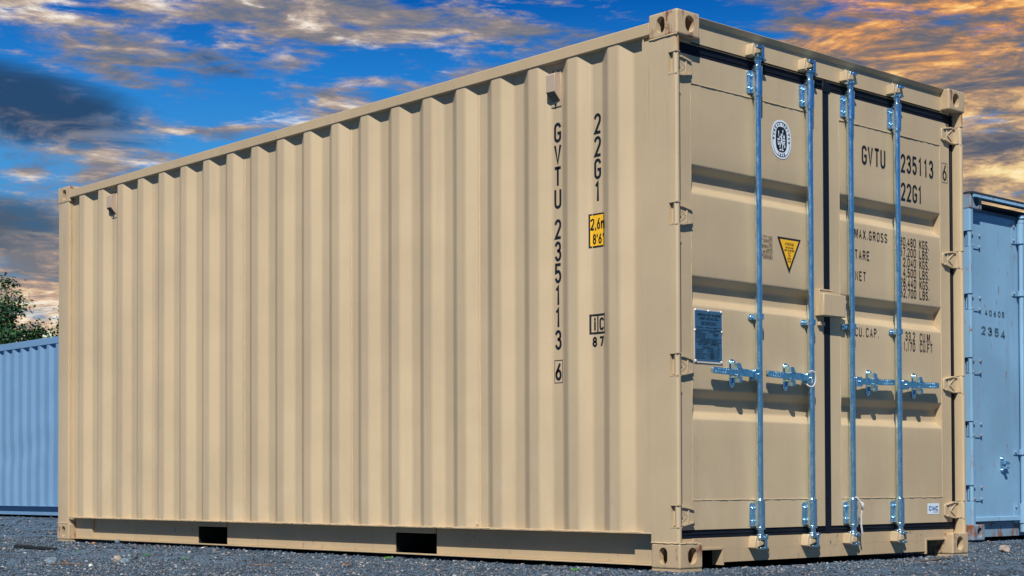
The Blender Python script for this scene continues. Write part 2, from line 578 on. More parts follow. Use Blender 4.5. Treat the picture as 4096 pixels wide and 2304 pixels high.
# ------------------------------------------------------------------ corner castings
def casting_arrays():
    """one ISO corner block (178 x 162 x 118) with its outside corner at the origin, hollow, with obround holes"""
    o = MB().box(-.178, 0, 0, .162, 0, .118).build('blank', TANCAST, None, .009, 3)
    cuts = []
    def ob(w, h, n=10):
        r = w/2
        return [(r*math.cos(math.pi*i/n), (h/2-r)+r*math.sin(math.pi*i/n)) for i in range(n+1)] + \
               [(-r*math.cos(math.pi*i/n), -(h/2-r)-r*math.sin(math.pi*i/n)) for i in range(n+1)]
    zc = .059
    cuts.append(MB().prism([(-.1015+p[0], zc+p[1]) for p in ob(.051, .079)], 1, -.01, .06).build('cut', TANCAST))
    cuts.append(MB().prism([(.089+p[0], zc+p[1]) for p in ob(.0635, .079)], 0, -.06, .01).build('cut', TANCAST))
    cuts.append(MB().box(-.152, -.030, .030, .136, .018, .100).build('cut', TANCAST))
    for c in cuts:
        m = o.modifiers.new('b', 'BOOLEAN')
        m.operation = 'DIFFERENCE'
        m.solver = 'EXACT'
        m.object = c
    dg = bpy.context.evaluated_depsgraph_get()
    dg.update()
    ev = o.evaluated_get(dg)
    me = bpy.data.meshes.new_from_object(ev)
    vs = [tuple(v.co) for v in me.vertices]
    fs = [tuple(p.vertices) for p in me.polygons]
    for c in cuts+[o]:
        bpy.data.objects.remove(c, do_unlink=True)
    return vs, fs


CV, CF = casting_arrays()


def casting(sx, sy, sz, loc, material, parent):
    """sx, sy, sz = +1 keeps, -1 mirrors the block about that axis"""
    me = bpy.data.meshes.new('corner_casting')
    flip = sx*sy*sz < 0
    me.from_pydata([(v[0]*sx, v[1]*sy, v[2]*sz) for v in CV], [], [tuple(reversed(f)) if flip else f for f in CF])
    me.materials.append(material)
    return link('corner_casting', me, parent, loc=loc)


def rounded_rect(x0, x1, y0, y1, r, corners=(1, 1, 1, 1), n=5):
    """corners order: (x1,y0), (x1,y1), (x0,y1), (x0,y0)"""
    out = []
    for (cx, cy, a, k) in ((x1, y0, -90, corners[0]), (x1, y1, 0, corners[1]), (x0, y1, 90, corners[2]), (x0, y0, 180, corners[3])):
        if not k:
            out.append((cx, cy))
            continue
        ox = cx-r if cx == x1 else cx+r
        oy = cy-r if cy == y1 else cy+r
        out += [(ox+r*math.cos(math.radians(a+90*i/n)), oy+r*math.sin(math.radians(a+90*i/n))) for i in range(n+1)]
    return out


# ------------------------------------------------------------------ the tan container
H, L, W = 2.591, 6.058, 2.438
DX = -.058                       # door face
K0, PIT = -5.669, .27855         # corrugations of the long side
YO, YI = .006, .042
HZ = [2.344, 1.6445, .944, .243]  # hinges
RODS = [.6225, 1.038, 1.385, 1.809]


def side_profile():
    pts = [(-5.90, YI), (K0-.0715-.068, YI), (K0-.0715, YO)]
    for k in range(20):
        x = K0+PIT*k
        pts += [(x, YO), (x+.067, YI)]
        if k < 19:
            pts += [(x+.139, YI), (x+.207, YO)]
    pts += [(-.21, YI)]
    return pts


PROF = side_profile()
def prof_y(x):
    for (a, ya), (b, yb) in zip(PROF, PROF[1:]):
        if a <= x <= b:
            return ya+(yb-ya)*(x-a)/(b-a)
    return YI


def corrugated(prof, z0, z1, mirror_y=None):
    mb = MB()
    # soft bend lines: each corner of the sheet is split in two
    pts = [prof[0]]
    for i in range(1, len(prof)-1):
        p, c, n = Vector(prof[i-1]), Vector(prof[i]), Vector(prof[i+1])
        pts += [tuple(c+(p-c).normalized()*.006), tuple(c+(n-c).normalized()*.006)]
    pts.append(prof[-1])
    zs = [z0+(z1-z0)*j/24 for j in range(25)]
    n = len(pts)
    vs = []
    for z in zs:
        for x, y in pts:
            wob = .0012*mnoise.noise(Vector((x*1.7, z*1.3, y*9)))
            yy = y+wob
            vs.append((x, yy if mirror_y is None else mirror_y-yy, z))
    fs = [(j*n+i, j*n+i+1, (j+1)*n+i+1, (j+1)*n+i) for j in range(len(zs)-1) for i in range(n-1)]
    mb.add(vs, fs)
    mb.sharp = 8
    return mb


def bead(mb, p0, p1, r, seed=0, step=.02):
    p0, p1 = Vector(p0), Vector(p1)
    n = max(3, int((p1-p0).length/step))
    rnd = random.Random(seed)
    mb.tube([p0+(p1-p0)*i/n+Vector((rnd.uniform(-1, 1), rnd.uniform(-1, 1), rnd.uniform(-1, 1)))*r*.3 for i in range(n+1)],
            [r*rnd.uniform(.6, 1.2) for i in range(n+1)], 5)


def build_tan():
    T = empty('shipping_container')
    tag(T, 'tan twenty foot shipping container with corrugated side and closed double doors', 'shipping container')
    # long sides
    sheet = corrugated(PROF, .164, 2.502)
    corrugated(PROF, .164, 2.502, W).build('side_panel', TAN, T)
    mb = MB()
    for i in range(4):
        x = -4.745+1.1096*i
        bead(mb, (x, YI-.0005, .166), (x, YI-.0005, 2.49), .0036, i, .03)
    bead(mb, (-5.885, .004, .1655), (-.225, .004, .1655), .0045, 9)
    bead(mb, (-.2225, .012, .17), (-.2225, .012, 2.49), .004, 10, .03)
    bead(mb, (-5.893, .020, .17), (-5.893, .020, 2.49), .003, 11, .03)
    side = multi('side_panel', [(sheet, TAN), (mb, WELD)], T, sharp=8)
    for y0 in (0.0, W-.06):
        MB().box(-5.885, -.172, y0+.0006, y0+.0594, 2.5, 2.5585).build('top_rail', TANRAIL, T, .004)
    # bottom rails: channel with the flange outward, fork pockets
    pk = [(-4.241, -3.895), (-2.174, -1.817)]
    for s, y0 in ((1, 0.0), (-1, W)):
        def Y(a, b): return sorted((y0+s*a, y0+s*b))
        mb = MB()
        mb.box(-5.884, -.174, *Y(.0006, .10), .1585, .1645)
        mb.box(-5.884, -.174, *Y(.040, .0835), .0075, .0145)
        xs = [-5.884, pk[0][0], pk[0][1], pk[1][0], pk[1][1], -.174]
        for a, b in ((0, 1), (2, 3), (4, 5)):
            mb.box(xs[a], xs[b], *Y(.078, .0840), .0146, .1584)
        mb.box(-5.884, -5.640, *Y(.059, .0778), .0147, .158)
        mb.box(-.335, -.174, *Y(.059, .0778), .0147, .158)
        for a, b in pk:
            mb.box(a, b, *Y(.070, .0779), .126, .158)
        mb.build('bottom_rail', TANRAIL, T, .0015, 1)
        for a, b in pk:      # tunnels for the lifting forks, shade inside put into their black coat
            mb = MB()
            mb.box(a-.006, a-.0005, *Y(.0842, 1.1), .0146, .134)
            mb.box(b+.0005, b+.006, *Y(.0842, 1.1), .0146, .134)
            mb.box(a-.006, b+.006, *Y(1.1, 1.106), .0146, .134)
            mb.box(a-.0004, b+.0004, *Y(.0842, 1.1), .1255, .1335)
            mb.build('fork_pocket', DARKIN, T)
    MB().box(-5.95, -.12, .09, W-.09, .135, .157).build('floor', DARKIN, T)
    MB().box(-5.95, -.12, W/2-.01, W/2+.01, .0, .134).build('cross_member', DARKIN, T)  # added lengthwise plate, blocks light and view through beneath the floor
    mb = MB()
    for i in range(28):
        x = -5.92+i*.2065
        mb.box(x, x+.10, .058, W-.058, 2.536, 2.552)
        mb.box(x+.10, x+.2065, .058, W-.058, 2.530, 2.538)
    mb.build('roof', TAN, T)
    MB().box(-6.03, -6.0, .1, W-.1, .12, 2.5).build('end_panel', TAN, T)
    # posts
    for s, y0 in ((1, 0.0), (-1, W)):
        def Yp(pts): return [(p[0], y0+s*p[1]) for p in pts]
        mb = MB()
        mb.prism(Yp(rounded_rect(-6.053, -5.893, .004, .10, .007, (1, 0, 0, 1))), 2, .117, 2.474)
        wd = MB()
        if s > 0:
            bead(wd, (-6.05, .001, .119), (-5.885, .001, .119), .004, 24)
        multi('corner_post', [(mb, TANPOST)] + ([(wd, WELD)] if s > 0 else []), T)
        mb = MB()
        mb.box(-.2215, -.0566, *sorted((y0+s*.0035, y0+s*.031)), .1645, 2.474)
        mb.box(-.178, -.0566, *sorted((y0+s*.0035, y0+s*.031)), .1175, .1643)
        mb.box(-.175, -.100, *sorted((y0+s*.0312, y0+s*.073)), .1175, 2.474)
        mb.box(-.0995, -.066, *sorted((y0+s*.062, y0+s*.073)), .1175, 2.474)
        cuts = [.1175]
        for z in reversed(HZ):
            cuts += [z-.0505, z+.0505]
        cuts.append(2.474)
        for a, b in zip(cuts[0::2], cuts[1::2]):
            mb.prism(Yp(rounded_rect(-.0565, -.008, .0035, .0310, .012, (1, 1, 0, 0))), 2, a, b, True)
        for z in HZ:   # cut lips above and below each hinge
            for zz in (z-.0515, z+.0515):
                mb.box(-.0585, -.009, *sorted((y0+s*.0022, y0+s*.030)), zz-.0025, zz+.0025)
        wd = MB()
        if s > 0:
            bead(wd, (-.176, .001, .119), (-.004, .001, .119), .0042, 21)
            bead(wd, (-.002, .004, .119), (-.002, .125, .119), .0042, 22)
            bead(wd, (-.177, .0015, 2.472), (-.004, .0015, 2.472), .0045, 23)
        multi('corner_post', [(mb, TANPOST)] + ([(wd, WELD)] if s > 0 else []), T)
    # castings
    for sx, x in ((1, 0.0), (-1, -L)):
        for sy, y in ((1, 0.0), (-1, W)):
            casting(sx, sy, 1, (x, y, 0), TANCAST, T)
            casting(sx, sy, -1, (x, y, H), TANCAST, T)
            mb = MB()
            x0, x1 = (x-.176, x-.004) if sx > 0 else (x+.004, x+.176)
            y_0, y_1 = (y+.004, y+.158) if sy > 0 else (y-.158, y-.004)
            mb.box(x0, x1, y_0, y_1, -.022, -.0005)
            mb.build('shoe_plate', TANSILL, T)
    # header and sill
    mb = MB()
    mb.box(-.115, -.055, .158, W-.158, 2.4622, 2.5655)
    mb.box(-.115, -.055, .074, W-.074, 2.4620, 2.4725)
    mb.prism([(-.115, 2.5656), (-.0560, 2.5656), (-.0300, 2.5882), (-.0320, 2.5900), (-.115, 2.5900)], 1, .1605, W-.1605)
    head = mb.build('header', TAN, T, .002)
    mb = MB()
    ya, yb = .366, 2.094
    mb.box(-.115, -.055, .158, W-.158, .0795, .1355)
    mb.box(-.114, -.0552, ya, yb, .0195, .0794)
    mb.box(-.100, -.0558, .162, W-.162, .1356, .1366)
    for a, b in ((.162, ya), (yb, W-.162)):
        mb.box(-.115, -.049, a, b, .0805, .0905)
    mb.box(-.114, -.049, ya-.003, ya+.007, .006, .0905)
    mb.box(-.114, -.049, yb-.007, yb+.003, .006, .0905)
    mb.box(-.100, -.0600, .06, W-.06, .1178, .1352)
    sill = mb.build('sill', TANSILL, T, .002)
    # cam keepers
    for k, y in enumerate(RODS):
        m = 1 if k < 2 else -1
        for top in (1, 0):
            zc = 2.499 if top else .105
            mb = MB()
            q = lambda pts: [(y+m*p[0], zc+p[1]) for p in pts]
            if m > 0:
                mb.prism(q([(-.062, -.022), (-.038, -.030), (-.032, -.006), (-.034, .030), (-.048, .036), (-.058, .020)]), 0, -.0555, -.012)
                mb.prism(q([(-.046, -.018), (-.008, -.007), (-.004, .000), (-.008, .007), (-.046, .012)]), 0, -.044, -.003)
                mb.prism(q([(.032, -.020), (.046, -.026), (.058, -.010), (.048, .028), (.034, .030)]), 0, -.0555, -.018)
            else:
                mb.prism(q([(.058, -.020), (.030, -.030), (.016, -.010), (.018, .018), (.030, .034), (.052, .030)]), 0, -.0555, -.010)
                mb.prism(q([(.040, -.016), (.004, -.012), (.000, .002), (.006, .012), (.040, .014)]), 0, -.044, -.002)
                mb.prism(q([(-.032, -.018), (-.044, -.024), (-.052, -.008), (-.044, .022), (-.034, .026)]), 0, -.0555, -.020)
            mb.box(-.0554, -.0500, y-.048, y+.044, zc-.012, zc+.010)
            mb.cyl((-.026, y+m*.042, zc+.022), (-.026, y+m*.042, zc+.040), .0045)
            mb.build('cam_keeper', TAN, head if top else sill, .004, 2)
    # vents
    for k, loc in ((17, 0), (1, 0)):
        xc = K0+PIT*k+.0985
        mb = MB()
        mb.box(xc-.036, xc+.036, YI-.005, YI-.0005, 2.283, 2.466)
        mb.prism([(YI-.005, 2.452), (YI-.040, 2.444), (YI-.046, 2.436), (YI-.046, 2.352), (YI-.005, 2.308)], 0, xc-.031, xc+.031)
        body = mb
        mb = MB()
        import itertools
        for i, j in itertools.product(range(9), range(6)):
            f1 = (i+.5)/9
            f2 = (j+.6)/6.4
            yy, zz = YI-.046+f2*.041, 2.352-f2*.044
            nx_ = Vector((0, -.044, -.041)).normalized()
            c = Vector((xc-.028+f1*.056, yy, zz))+nx_*.0006
            a, b = Vector((.0024, 0, 0)), Vector((0, .0022, -.0024))
            mb.add([c-a-b, c+a-b, c+a+b, c-a+b], [(0, 1, 2, 3)])
        for q in (-.018, .018):
            mb.cyl((xc+q, YI-.005, 2.459), (xc+q, YI-.011, 2.459), .005, n=8)
        mb.cyl((xc, YI-.005, 2.294), (xc, YI-.012, 2.294), .006, n=8)
        multi('vent', [(body, VENTM), (mb, DARKIN)], T, .0012, 1)
    # small hook on the rail near the doors
    x = K0+PIT*15+.067
    MB().tube([(x, YI-.002, .166), (x, YI-.020, .172), (x, YI-.024, .186), (x, YI-.018, .196)], .004, 6).build('tie_ring', TAN, side)
    # ---- writing on the side
    def F(off=.0016): return lambda u, v: (u, prof_y(u)-off, v)
    xc = -.8285
    def col(chars, x, zs, h, w_):
        mb = MB()
        for ch, z in zip(chars, zs):
            place(mb, text_strokes(ch, x, z, h, w_, 0, .0138, 'C', False), F())
        return mb
    col('GVTU', xc, (2.1045, 1.994, 1.884, 1.771), .0985, .050).build('lettering', INK, side)
    col('235113', xc, (1.618, 1.507, 1.397, 1.286, 1.175, 1.0635), .100, .047).build('lettering', INK, side)
    mb = col('6', xc, (.910,), .088, .046)
    a, b, z0, z1 = -.8575, -.7985, .8975, 1.0125
    ring2(mb, [(a, z0), (b, z0), (b, z1), (a, z1)], [(a+.003, z0+.003), (b-.003, z0+.003), (b-.003, z1-.003), (a+.003, z1-.003)], F())
    mb.build('check_digit', INK, side)
    col('22G1', -.551, (2.102, 1.990, 1.880, 1.770), .1005, .047).build('lettering', INK, side)
    # height sticker, wraps over the fold
    def strip(u0, u1, v0, v1, off, n=24):
        m_ = MB()
        for i in range(n):
            a_, b_ = u0+(u1-u0)*i/n, u0+(u1-u0)*(i+1)/n
            m_.add([(a_, prof_y(a_)-off, v0), (b_, prof_y(b_)-off, v0), (b_, prof_y(b_)-off, v1), (a_, prof_y(a_)-off, v1)], [(0, 1, 2, 3)])
        return m_
    u0, u1, v0, v1 = -.606, -.5025, 1.546, 1.713
    st, face = strip(u0, u1, v0, v1, .0012), strip(u0+.0085, u1-.006, v0+.0085, v1-.0085, .0022)
    mb = MB()
    place(mb, text_strokes('2,6m', -.5455, 1.634, .056, .023, .005, .0075, 'C'), F(.0032))
    place(mb, text_strokes('8\'6"', -.5455, 1.563, .050, .023, .004, .0075, 'C'), F(.0032))
    multi('height_sticker', [(st, INK), (face, YELLOW), (mb, INK)], side)
    u0, u1, v0, v1 = -.604, -.499, 1.124, 1.2215
    mk = MB()
    for (a, b, c, d) in ((u0, u1, v0, v0+.0095), (u0, u1, v1-.0095, v1), (u0, u0+.0095, v0+.0095, v1-.0095), (u1-.0065, u1, v0+.0095, v1-.0095), (-.5585, -.5505, v0+.0095, v1-.0095)):
        s_ = strip(a, b, c, d, .0014, 6)
        mk.add(s_.v, s_.f)
    place(mk, text_strokes('i', -.574, 1.140, .066, .030, 0, .011, 'C'), F())
    place(mk, text_strokes('C', -.5275, 1.141, .062, .032, 0, .010, 'C', False), F())
    place(mk, text_strokes('87', -.5515, 1.062, .049, .031, .016, .0098, 'C', False), F())
    mk.build('marking', INK, side)
    return T, side, head, sill


TANC_O, SIDE, HEAD, SILL = build_tan()


# ------------------------------------------------------------------ doors of the tan container
def hinge_mesh(s):
    """cast hinge: knuckle on the pin, blade tapering on to the door; s mirrors in y"""
    mb = MB()
    mb.cyl((0, 0, -.049), (0, 0, .049), .0138, n=18)
    X0 = -.0335
    q = lambda pts: [(s*p[0], p[1]) for p in pts]
    mb.prism(q([(.006, -.046), (.060, -.047), (.130, -.034), (.142, -.028), (.142, .028), (.130, .034), (.060, .047), (.006, .046)]), 0, X0, X0+.010)
    mb.prism(q([(.010, .036), (.062, .038), (.128, .026), (.130, .034), (.060, .047), (.010, .046)]), 0, X0+.010, X0+.019)
    mb.prism(q([(.010, -.046), (.060, -.047), (.130, -.034), (.128, -.026), (.062, -.038), (.010, -.036)]), 0, X0+.010, X0+.019)
    mb.prism(q([(.092, -.030), (.101, -.029), (.101, .029), (.092, .030)]), 0, X0+.0098, X0+.0145)
    dg = .016 if s < 0 else .0112
    mb.prism(q([(.034, .036), (.046, .036), (.094, .004), (.088, -.004)]), 0, X0+.0098, X0+dg)
    mb.prism(q([(.034, -.036), (.046, -.036), (.094, -.004), (.088, .004)]), 0, X0+.0098, X0+dg)
    mb.box(*(X0+.002, .006), *sorted((s*.002, s*.016)), -.044, .044)
    return mb.mesh('hinge', TAN)


HINGE = {1: hinge_mesh(1), -1: hinge_mesh(-1)}


def saddle(z0, z1, bolts):
    """bracket clamped over a lock rod, rod axis at y = 0"""
    mb = MB()
    ax, r = DX+.0285, .0255
    arc = [(ax+r*math.cos(math.radians(a)), r*math.sin(math.radians(a))) for a in range(-90, 91, 15)]
    mb.prism([(DX+.0045, -r)]+arc+[(DX+.0045, r)], 2, z0, z1, True)
    for s in (-1, 1):
        y0, y1 = sorted((s*.0245, s*.050))
        rr = min(.010, (z1-z0)*.3)
        mb.prism([(p[0], p[1]) for p in rounded_rect(y0, y1, z0, z1, rr, (0, 0, 1, 1) if s < 0 else (1, 1, 0, 0))], 0, DX+.0006, DX+.0056)
        for z in bolts:
            mb.cyl((DX+.0056, s*.0395, z), (DX+.0136, s*.0395, z), .0068, n=6, smooth=False)
            mb.cyl((DX+.0136, s*.0395, z), (DX+.0160, s*.0395, z), .0038, n=8)
    return mb


BR_TOP = saddle(2.2975, 2.411, (2.323, 2.386)).mesh('rod_bracket', GALV)
BR_BOT = saddle(.185, .2995, (.211, .274)).mesh('rod_bracket', GALV)
BR_MID = saddle(1.190, 1.2185, (1.204,)).mesh('rod_guide', GALV)


def rod_mesh(s):
    mb = MB()
    ax = DX+.0285
    mb.cyl((ax, 0, .13), (ax, 0, 2.47), .0178, n=24)
    for z0, z1, r in ((2.412, 2.428, .0262), (2.282, 2.2968, .0252), (2.452, 2.462, .0225), (.3002, .314, .0252), (.170, .1842, .0252), (.136, .148, .0225)):
        mb.cyl((ax, 0, z0), (ax, 0, z1), r, n=20)
    mb.cyl((ax, 0, 2.428), (ax, 0, 2.436), .0262, .019, n=20)
    mb.cyl((ax, 0, 2.462), (ax, 0, 2.476), .0225, .013, n=20)
    mb.cyl((ax, 0, .314), (ax, 0, .320), .0252, .018, n=20)
    mb.cyl((ax, 0, .136), (ax, 0, .122), .0225, .014, n=20)
    for zc, t in ((2.499, 1), (.105, -1)):
        x0, x1 = -.040, -.004
        mb.box(x0, x1, *sorted((s*-.006, s*-.026)), zc-.030, zc+.030)
        mb.box(x0+.004, x1+.003, *sorted((s*-.007, s*.032)), zc+.0165, zc+.0285)
        mb.box(x0+.004, x1+.003, *sorted((s*-.007, s*.030)), zc-.0305, zc-.0205)
        mb.box(x0+.010, x1-.006, *sorted((s*-.026, s*-.048)), zc-t*.034-.005, zc-t*.034+.005)
        mb.cyl((ax, 0, zc-.030*t), (ax, 0, zc-.045*t), .016, n=12)
    # handle hub
    mb.prism([(p[0], p[1]) for p in rounded_rect(*sorted((s*.008, s*.060)), .893, .947, .006)], 0, -.048, -.0395)
    mb.prism([(p[0], p[1]) for p in rounded_rect(*sorted((s*.004, s*.062)), .895, .945, .008)], 0, -.0105, -.0045)
    mb.box(-.0395, -.0105, *sorted((s*.010, s*.020)), .896, .944)
    mb.cyl((-.0045, s*.036, .9205), (.003, s*.036, .9205), .0075, n=12)
    return mb.mesh('lock_rod', GALV)


def handle_mesh(s):
    mb = MB()
    def tl(y, z): return (s*y, z+(y-.05)*.028)
    mb.prism([tl(*p) for p in ((.024, .9065), (.150, .9065), (.150, .9335), (.024, .9335))], 0, -.0300, -.0120)
    mb.prism([tl(*p) for p in ((.150, .9065), (.225, .9085), (.225, .9345), (.150, .9335))], 0, -.0290, -.0130)
    mb.prism([tl(*p) for p in rounded_rect(.225, .366, .9050, .9360, .009, (1, 1, 0, 0))], 0, -.0270, -.0130)
    mb.prism([tl(*p) for p in ((.060, .9337), (.165, .9337), (.130, .942), (.100, .941))], 0, -.030, -.0125)
    for i in range(5):   # raised characters on the grip
        a = .242+i*.018
        for c, d, z0, z1 in ((a, a+.009, .924, .932), (a+.022, a+.031, .909, .917)):
            mb.prism([tl(*p) for p in ((c, z0), (d, z0), (d, z1), (c, z1))], 0, -.0131, -.0118)
    return mb.mesh('handle', GALV)


def catch_mesh():
    mb = MB()
    n = 8
    r = .0190
    ob = [(r*math.cos(math.pi*i/n), .9735+r*math.sin(math.pi*i/n)) for i in range(n+1)] + [(-r*math.cos(math.pi*i/n), .8715-r*math.sin(math.pi*i/n)) for i in range(n+1)]
    mb.prism(ob, 0, DX+.0006, DX+.0065)
    mb.cyl((DX+.006, .003, .974), (DX+.020, .003, .974), .0095, n=12)
    mb.cyl((DX+.006, .0, .871), (DX+.013, .0, .871), .0085, n=6, smooth=False)
    # swinging hasp over the handle and the hook under it
    mb.prism([(-.015, .972), (.013, .968), (.018, .950), (.036, .940), (.036, .930), (-.002, .930), (-.014, .944)], 0, DX+.010, -.006)
    mb.box(DX+.006, -.006, -.016, .022, .9370, .9420)
    mb.box(DX+.006, -.006, -.016, .006, .8985, .9065)
    mb.box(-.0115, -.0055, -.016, .006, .8995, .9160)
    mb.prism([(.002, .876), (.026, .878), (.028, .905), (.004, .906)], 0, DX+.010, -.010)
    return mb.mesh('handle_catch', GALV)


CATCH = catch_mesh()
HANDLE = {s: handle_mesh(s) for s in (-1, 1)}
ROD = {s: rod_mesh(s) for s in (-1, 1)}
D2 = lambda off=.0016: (lambda u, v: (DX-.0012+off, u, v))
RZ = [(1.893, 1.864, 1.800, 1.762), (1.369, 1.3355, 1.268, 1.232), (.836, .799, .732, .698)]


def build_door(y0, y1, st0, st1, rods, s, hinge_side):
    """y0, y1 edges of the leaf; st0, st1 the inner edges of its stiles"""
    z0, z1, zb, zt = .177, 2.410, .3164, 2.279
    mb = MB()
    for a, b in ((y0, st0), (st1, y1)):
        mb.box(-.108, DX, a, b, z0, z1)
    mb.box(-.107, DX-.0004, st0, st1, zt, z1)
    mb.box(-.107, DX-.0004, st0, st1, z0, zb)
    PX, dep = DX-.0012, .043
    prof = [(PX, zt-.0005)]
    for a, b, c, d in RZ:
        prof += [(PX, a), (PX-dep, b), (PX-dep, c), (PX, d)]
    prof.append((PX, zb+.0005))
    pts = [prof[0]]
    for i in range(1, len(prof)-1):
        p, c, n = Vector(prof[i-1]), Vector(prof[i]), Vector(prof[i+1])
        for t in (0, .33, .67, 1):     # rounded press lines
            a_, b_ = c+(p-c).normalized()*.009, c+(n-c).normalized()*.009
            q = a_*(1-t)**2+c*2*t*(1-t)+b_*t*t
            pts.append(tuple(q))
    pts.append(prof[-1])
    # split the long flats so that the sheet can be a little uneven
    fin = []
    for p, n in zip(pts, pts[1:]):
        k = max(1, int(abs(n[1]-p[1])/.08))
        fin += [(p[0]+(n[0]-p[0])*i/k, p[1]+(n[1]-p[1])*i/k) for i in range(k)]
    fin.append(pts[-1])
    ny = 14
    vs = []
    for x, z in fin:
        for j in range(ny+1):
            y = st0-.0005+(st1-st0+.001)*j/ny
            vs.append((x-.0022*abs(mnoise.noise(Vector((y*2.3, z*2.1, y0)))), y, z))
    fs = [(i*(ny+1)+j, i*(ny+1)+j+1, (i+1)*(ny+1)+j+1, (i+1)*(ny+1)+j) for i in range(len(fin)-1) for j in range(ny)]
    mb.add(vs, fs, True)
    mb.box(-.1075, -.104, st0, st1, zb, zt)
    for z in (zt, zb):
        bead(mb, (DX-.0002, st0, z), (DX-.0002, st1, z), .0032, int(z*10))
    bead(mb, (DX-.0005, st1, zb), (DX-.0005, st1, zt), .0026, 5)
    bead(mb, (DX-.0005, st0, zb), (DX-.0005, st0, zt), .0020, 6)
    door = mb.build('door', TAN, TANC_O)
    # rubber gasket
    mb = MB()
    ga, gb = (y0-.004, y1+.001) if s < 0 else (y0-.002, y1+.046)
    if s < 0:
        ga = y0-.006
    mb.box(-.100, -.0640, ga, gb, 2.4105, 2.4615)
    mb.box(-.100, -.0600, ga, gb, 2.4300, 2.4340)
    mb.box(-.100, -.0605, ga, gb, 2.4520, 2.4608)
    mb.build('gasket', RUBBER, door, .0015, 1)
    mb = MB()
    mb.box(-.100, -.0640, ga, gb, .1372, .1765)
    mb.box(-.100, -.0595, ga, gb, .1560, .1600)
    mb.build('gasket', RUBBER, door, .0015, 1)
    if s > 0:
        mb = MB()
        mb.box(-.100, -.0640, y1+.001, y1+.0465, .1765, 2.4105)
        mb.box(-.100, -.0600, y1+.020, y1+.026, .140, 2.458)
        mb.build('gasket', RUBBER, door, .0015, 1)
        mb = MB()
        mb.box(-.100, -.0560, 1.187, 1.238, .140, 2.455)
        mb.prism([(1.183, 2.400), (1.244, 2.405), (1.262, 2.430), (1.236, 2.456), (1.190, 2.4685)], 0, -.0565, -.0525)
        mb.build('gasket', RUBBER, door, .0015, 1)
    for z in HZ:
        link('hinge', HINGE[hinge_side], door, .0025, 2, ((-.0245, .0185, z) if hinge_side > 0 else (-.0245, W-.0185, z)))
    for y in rods:
        link('lock_rod', ROD[s], door, .0022, 2, (0, y, 0))
        link('rod_bracket', BR_TOP, door, .0012, 1, (0, y, 0))
        link('rod_bracket', BR_BOT, door, .0012, 1, (0, y, 0))
        link('rod_guide', BR_MID, door, .0012, 1, (0, y, 0))
        link('handle', HANDLE[s], door, .002, 2, (0, y, 0))
        link('handle_catch', CATCH, door, .0018, 2, (0, y+s*.178, 0))
    return door


DL = build_door(.079, 1.200, .1605, 1.105, RODS[:2], -1, 1)
DR = build_door(1.222, 2.3635, 1.3276, 2.270, RODS[2:], 1, -1)


